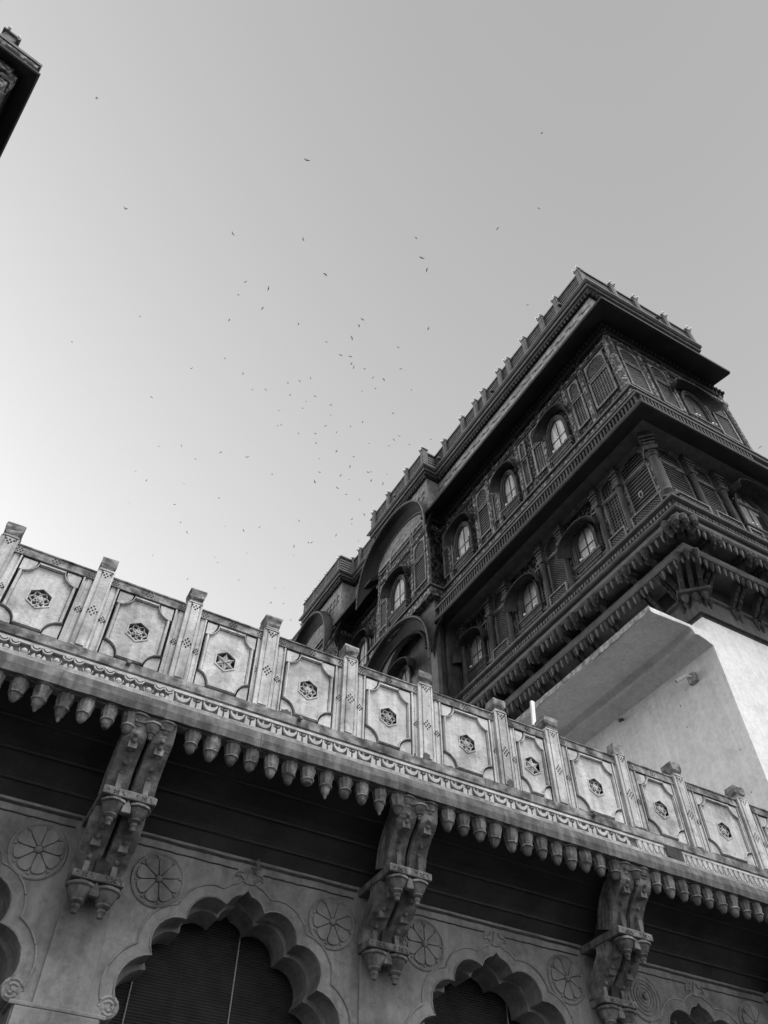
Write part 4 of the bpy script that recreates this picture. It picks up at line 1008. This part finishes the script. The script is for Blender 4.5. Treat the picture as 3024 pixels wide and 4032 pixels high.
# white batten standing behind the parapet
def on(x,y,Y):
    v=ray(x,y); return CAM+v*((Y-CAM.y)/v.y)
a=on(2095,2762,8.9); b=on(2103,2858,8.9)
m=MB(); d=(b-a); n=6
m.tube([a,b],.001,4); m.v=[];m.f=[]
w=.036
for p in (a,b-Vector((0,0,0))+d*0): pass
bb=a+d*1.0
V=[]
for p in (a,bb):
    for dx,dy in ((-w,-.02),(w,-.02),(w,.02),(-w,.02)): V.append((p.x+dx,p.y+dy,p.z))
m.add(V,[(0,1,2,3),(7,6,5,4),(0,4,5,1),(1,5,6,2),(2,6,7,3),(3,7,4,0)])
st=empty('white_batten',tuple(bb-Vector((0,0,.6))),'bright white upright batten rising behind the parapet, left of the capped post by the ledge','batten')
m.build('painted_slat','whitepaint',st)
m=MB(); m.box(bb.x-.03,bb.x+.03,8.87,8.93,7.6,bb.z); m.build('batten_foot','metal',st)
# birds
def birdmesh(kind):
    m=MB(); 
    m.lathe(0,0,[(.001,0)],3) if False else None
    N=8
    V=[];F=[]
    for k,(y,r) in enumerate(((-.30,.012),(-.22,.05),(-.05,.075),(.12,.06),(.24,.03),(.34,.05),(.42,.07))):
        for i in range(6):
            t=2*PI*i/6; V.append((r*math.cos(t),y,r*.7*math.sin(t) if k<5 else .008*math.sin(t)))
    for k in range(6):
        for i in range(6): F.append((k*6+i,k*6+(i+1)%6,(k+1)*6+(i+1)%6,(k+1)*6+i))
    F+=[tuple(range(6)),tuple(range(41,35,-1))]
    m.add(V,F)
    sweep,lift,fold={'glide':(.12,.10,1),'bank':(.05,-.08,1),'flap':(.2,.38,.9),'fold':(.34,.2,.72)}[kind]
    for sx in (-1,1):
        P=[(.04,-.14,.02),(.30*fold,-.20,.06+lift*.4),(.62*fold,-.06+sweep*.5,lift),(.80*fold,.12+sweep,lift*.8)]
        Q=[(.04,.10,.02),(.30*fold,.04,.05+lift*.4),(.58*fold,.10+sweep*.6,lift),(.80*fold,.15+sweep,lift*.8)]
        V=[(sx*x,y,z) for x,y,z in P]+[(sx*x,y,z) for x,y,z in Q]; V+=[(x,y,z-.015) for x,y,z in V]
        F=[]
        for k in range(3): F+=[(k,k+1,4+k+1,4+k),(8+k,8+4+k,8+4+k+1,8+k+1),(k,8+k,8+k+1,k+1),(4+k,5+k,13+k,12+k)]
        F+=[(0,4,12,8),(3,11,15,7)]
        m.add(V,F)
    return m
BM={}
for k in ('glide','bank','flap','fold'):
    o=birdmesh(k).build('bird','bird'); BM[k]=o.data; bpy.data.objects.remove(o)
BD=[(208,212,9),(271,451,10),(663,346,11),(1170,288,7),(503,505,8),(655,517,8),(899,514,7),(1075,494,7),(1164,450,6),(911,557,10),(922,583,9),(703,593,10),(530,609,7),(580,623,9),(515,637,6),(567,666,8),(302,684,6),(495,691,9),(645,700,7),(783,690,8),(776,704,9),(1139,659,6),(925,710,8),(760,730,9),(705,739,6),(156,739,6),(736,767,8),(757,770,8),(486,775,7),(759,786,8),(764,793,7),(788,797,7),(866,797,7),(414,796,6),(525,807,6),(860,750,6),(806,816,6),(829,820,8),(671,817,6),(647,823,7),(622,828,6),(811,839,7),(888,843,6),(545,842,5),(574,842,6),(627,853,7),(680,856,8),(782,845,4),(661,868,6),(654,882,6),(715,875,7),(849,893,7),(327,858,6),(603,887,5),(714,897,6),(783,912,7),(607,918,6),(600,920,5),(703,920,6),(757,922,6),(727,934,7),(645,936,6),(681,937,7),(862,942,7),(851,950,6),(683,958,6),(797,958,4),(840,963,6),(931,949,5),(884,960,5),(727,975,8),(392,963,5),(344,965,5),(477,977,6),(690,991,5),(764,987,6),(422,992,6),(534,988,9),(756,1008,7),(802,1020,6),(293,1018,5),(690,1020,6),(736,1027,7),(795,1020,7),(588,1025,6),(836,1025,5),(316,1038,6),(680,1041,9),(802,1038,7),(827,1045,7),(754,1036,4),(397,1045,5),(729,1054,7),(473,1076,7),(748,1068,6),(777,1080,7),(279,1086,5),(377,1090,7),(787,1112,7),(390,1128,8),(760,1122,7),(646,1125,6),(760,1131,6),(560,1139,7),(526,1146,7),(404,1150,6),(486,1137,3),(726,1156,6),(673,1172,6),(666,1172,6),(635,1180,7),(774,1168,4),(635,1200,4),(534,1195,4),(464,1204,6),(470,1215,4),(330,1200,4),(516,1253,4),(405,1251,5),(690,1255,5),(594,1270,4),(613,1270,4),(585,1302,6),(612,1304,5),(628,1340,6),(1642,966,8)]
LB=['small dark bird high in the pale sky, one of the scattered flock','tiny dark bird near the thick of the flock, left of the palace roofline']
SP={(208,212):'lone bird high at upper left, just right of the dark roof corner',(663,346):'large dark bird alone near the top middle of the open sky',(1170,288):'faint bird, the highest in the upper right of the sky',(271,451):'dark bird gliding alone at the left, below the tower corner',(1642,966):'pale blurred bird at the right edge, right of the carved palace wall',(1139,659):'single bird nearest the palace roof corner, just left of its tip',(156,739):'leftmost bird, alone low in the bright left sky'}
br=random.Random(11)
for (x,y,sz) in BD:
    px,py=x*1.8228,y*1.8228; kind=br.choice(('glide','bank','flap','fold','glide'))
    d=1.45*F_PX/(sz*1.8228*1.08)
    p=CAM+ray(px,py)*d
    w=Matrix.Translation(p)@Matrix.Rotation(br.uniform(0,2*PI),4,'Z')@Matrix.Rotation(br.uniform(-.6,.6),4,'Y')@Matrix.Rotation(br.uniform(-.4,.4),4,'X')
    o=bpy.data.objects.new('bird',BM[kind]); COL.objects.link(o); put(o,None,w)
    near=(540<x<900 and 750<y<1200)
    tag(o,SP.get((x,y),LB[1] if near else LB[0]),'bird','birds circling in the sky' if (x,y) in SP or not near else 'birds in the thick of the flock')
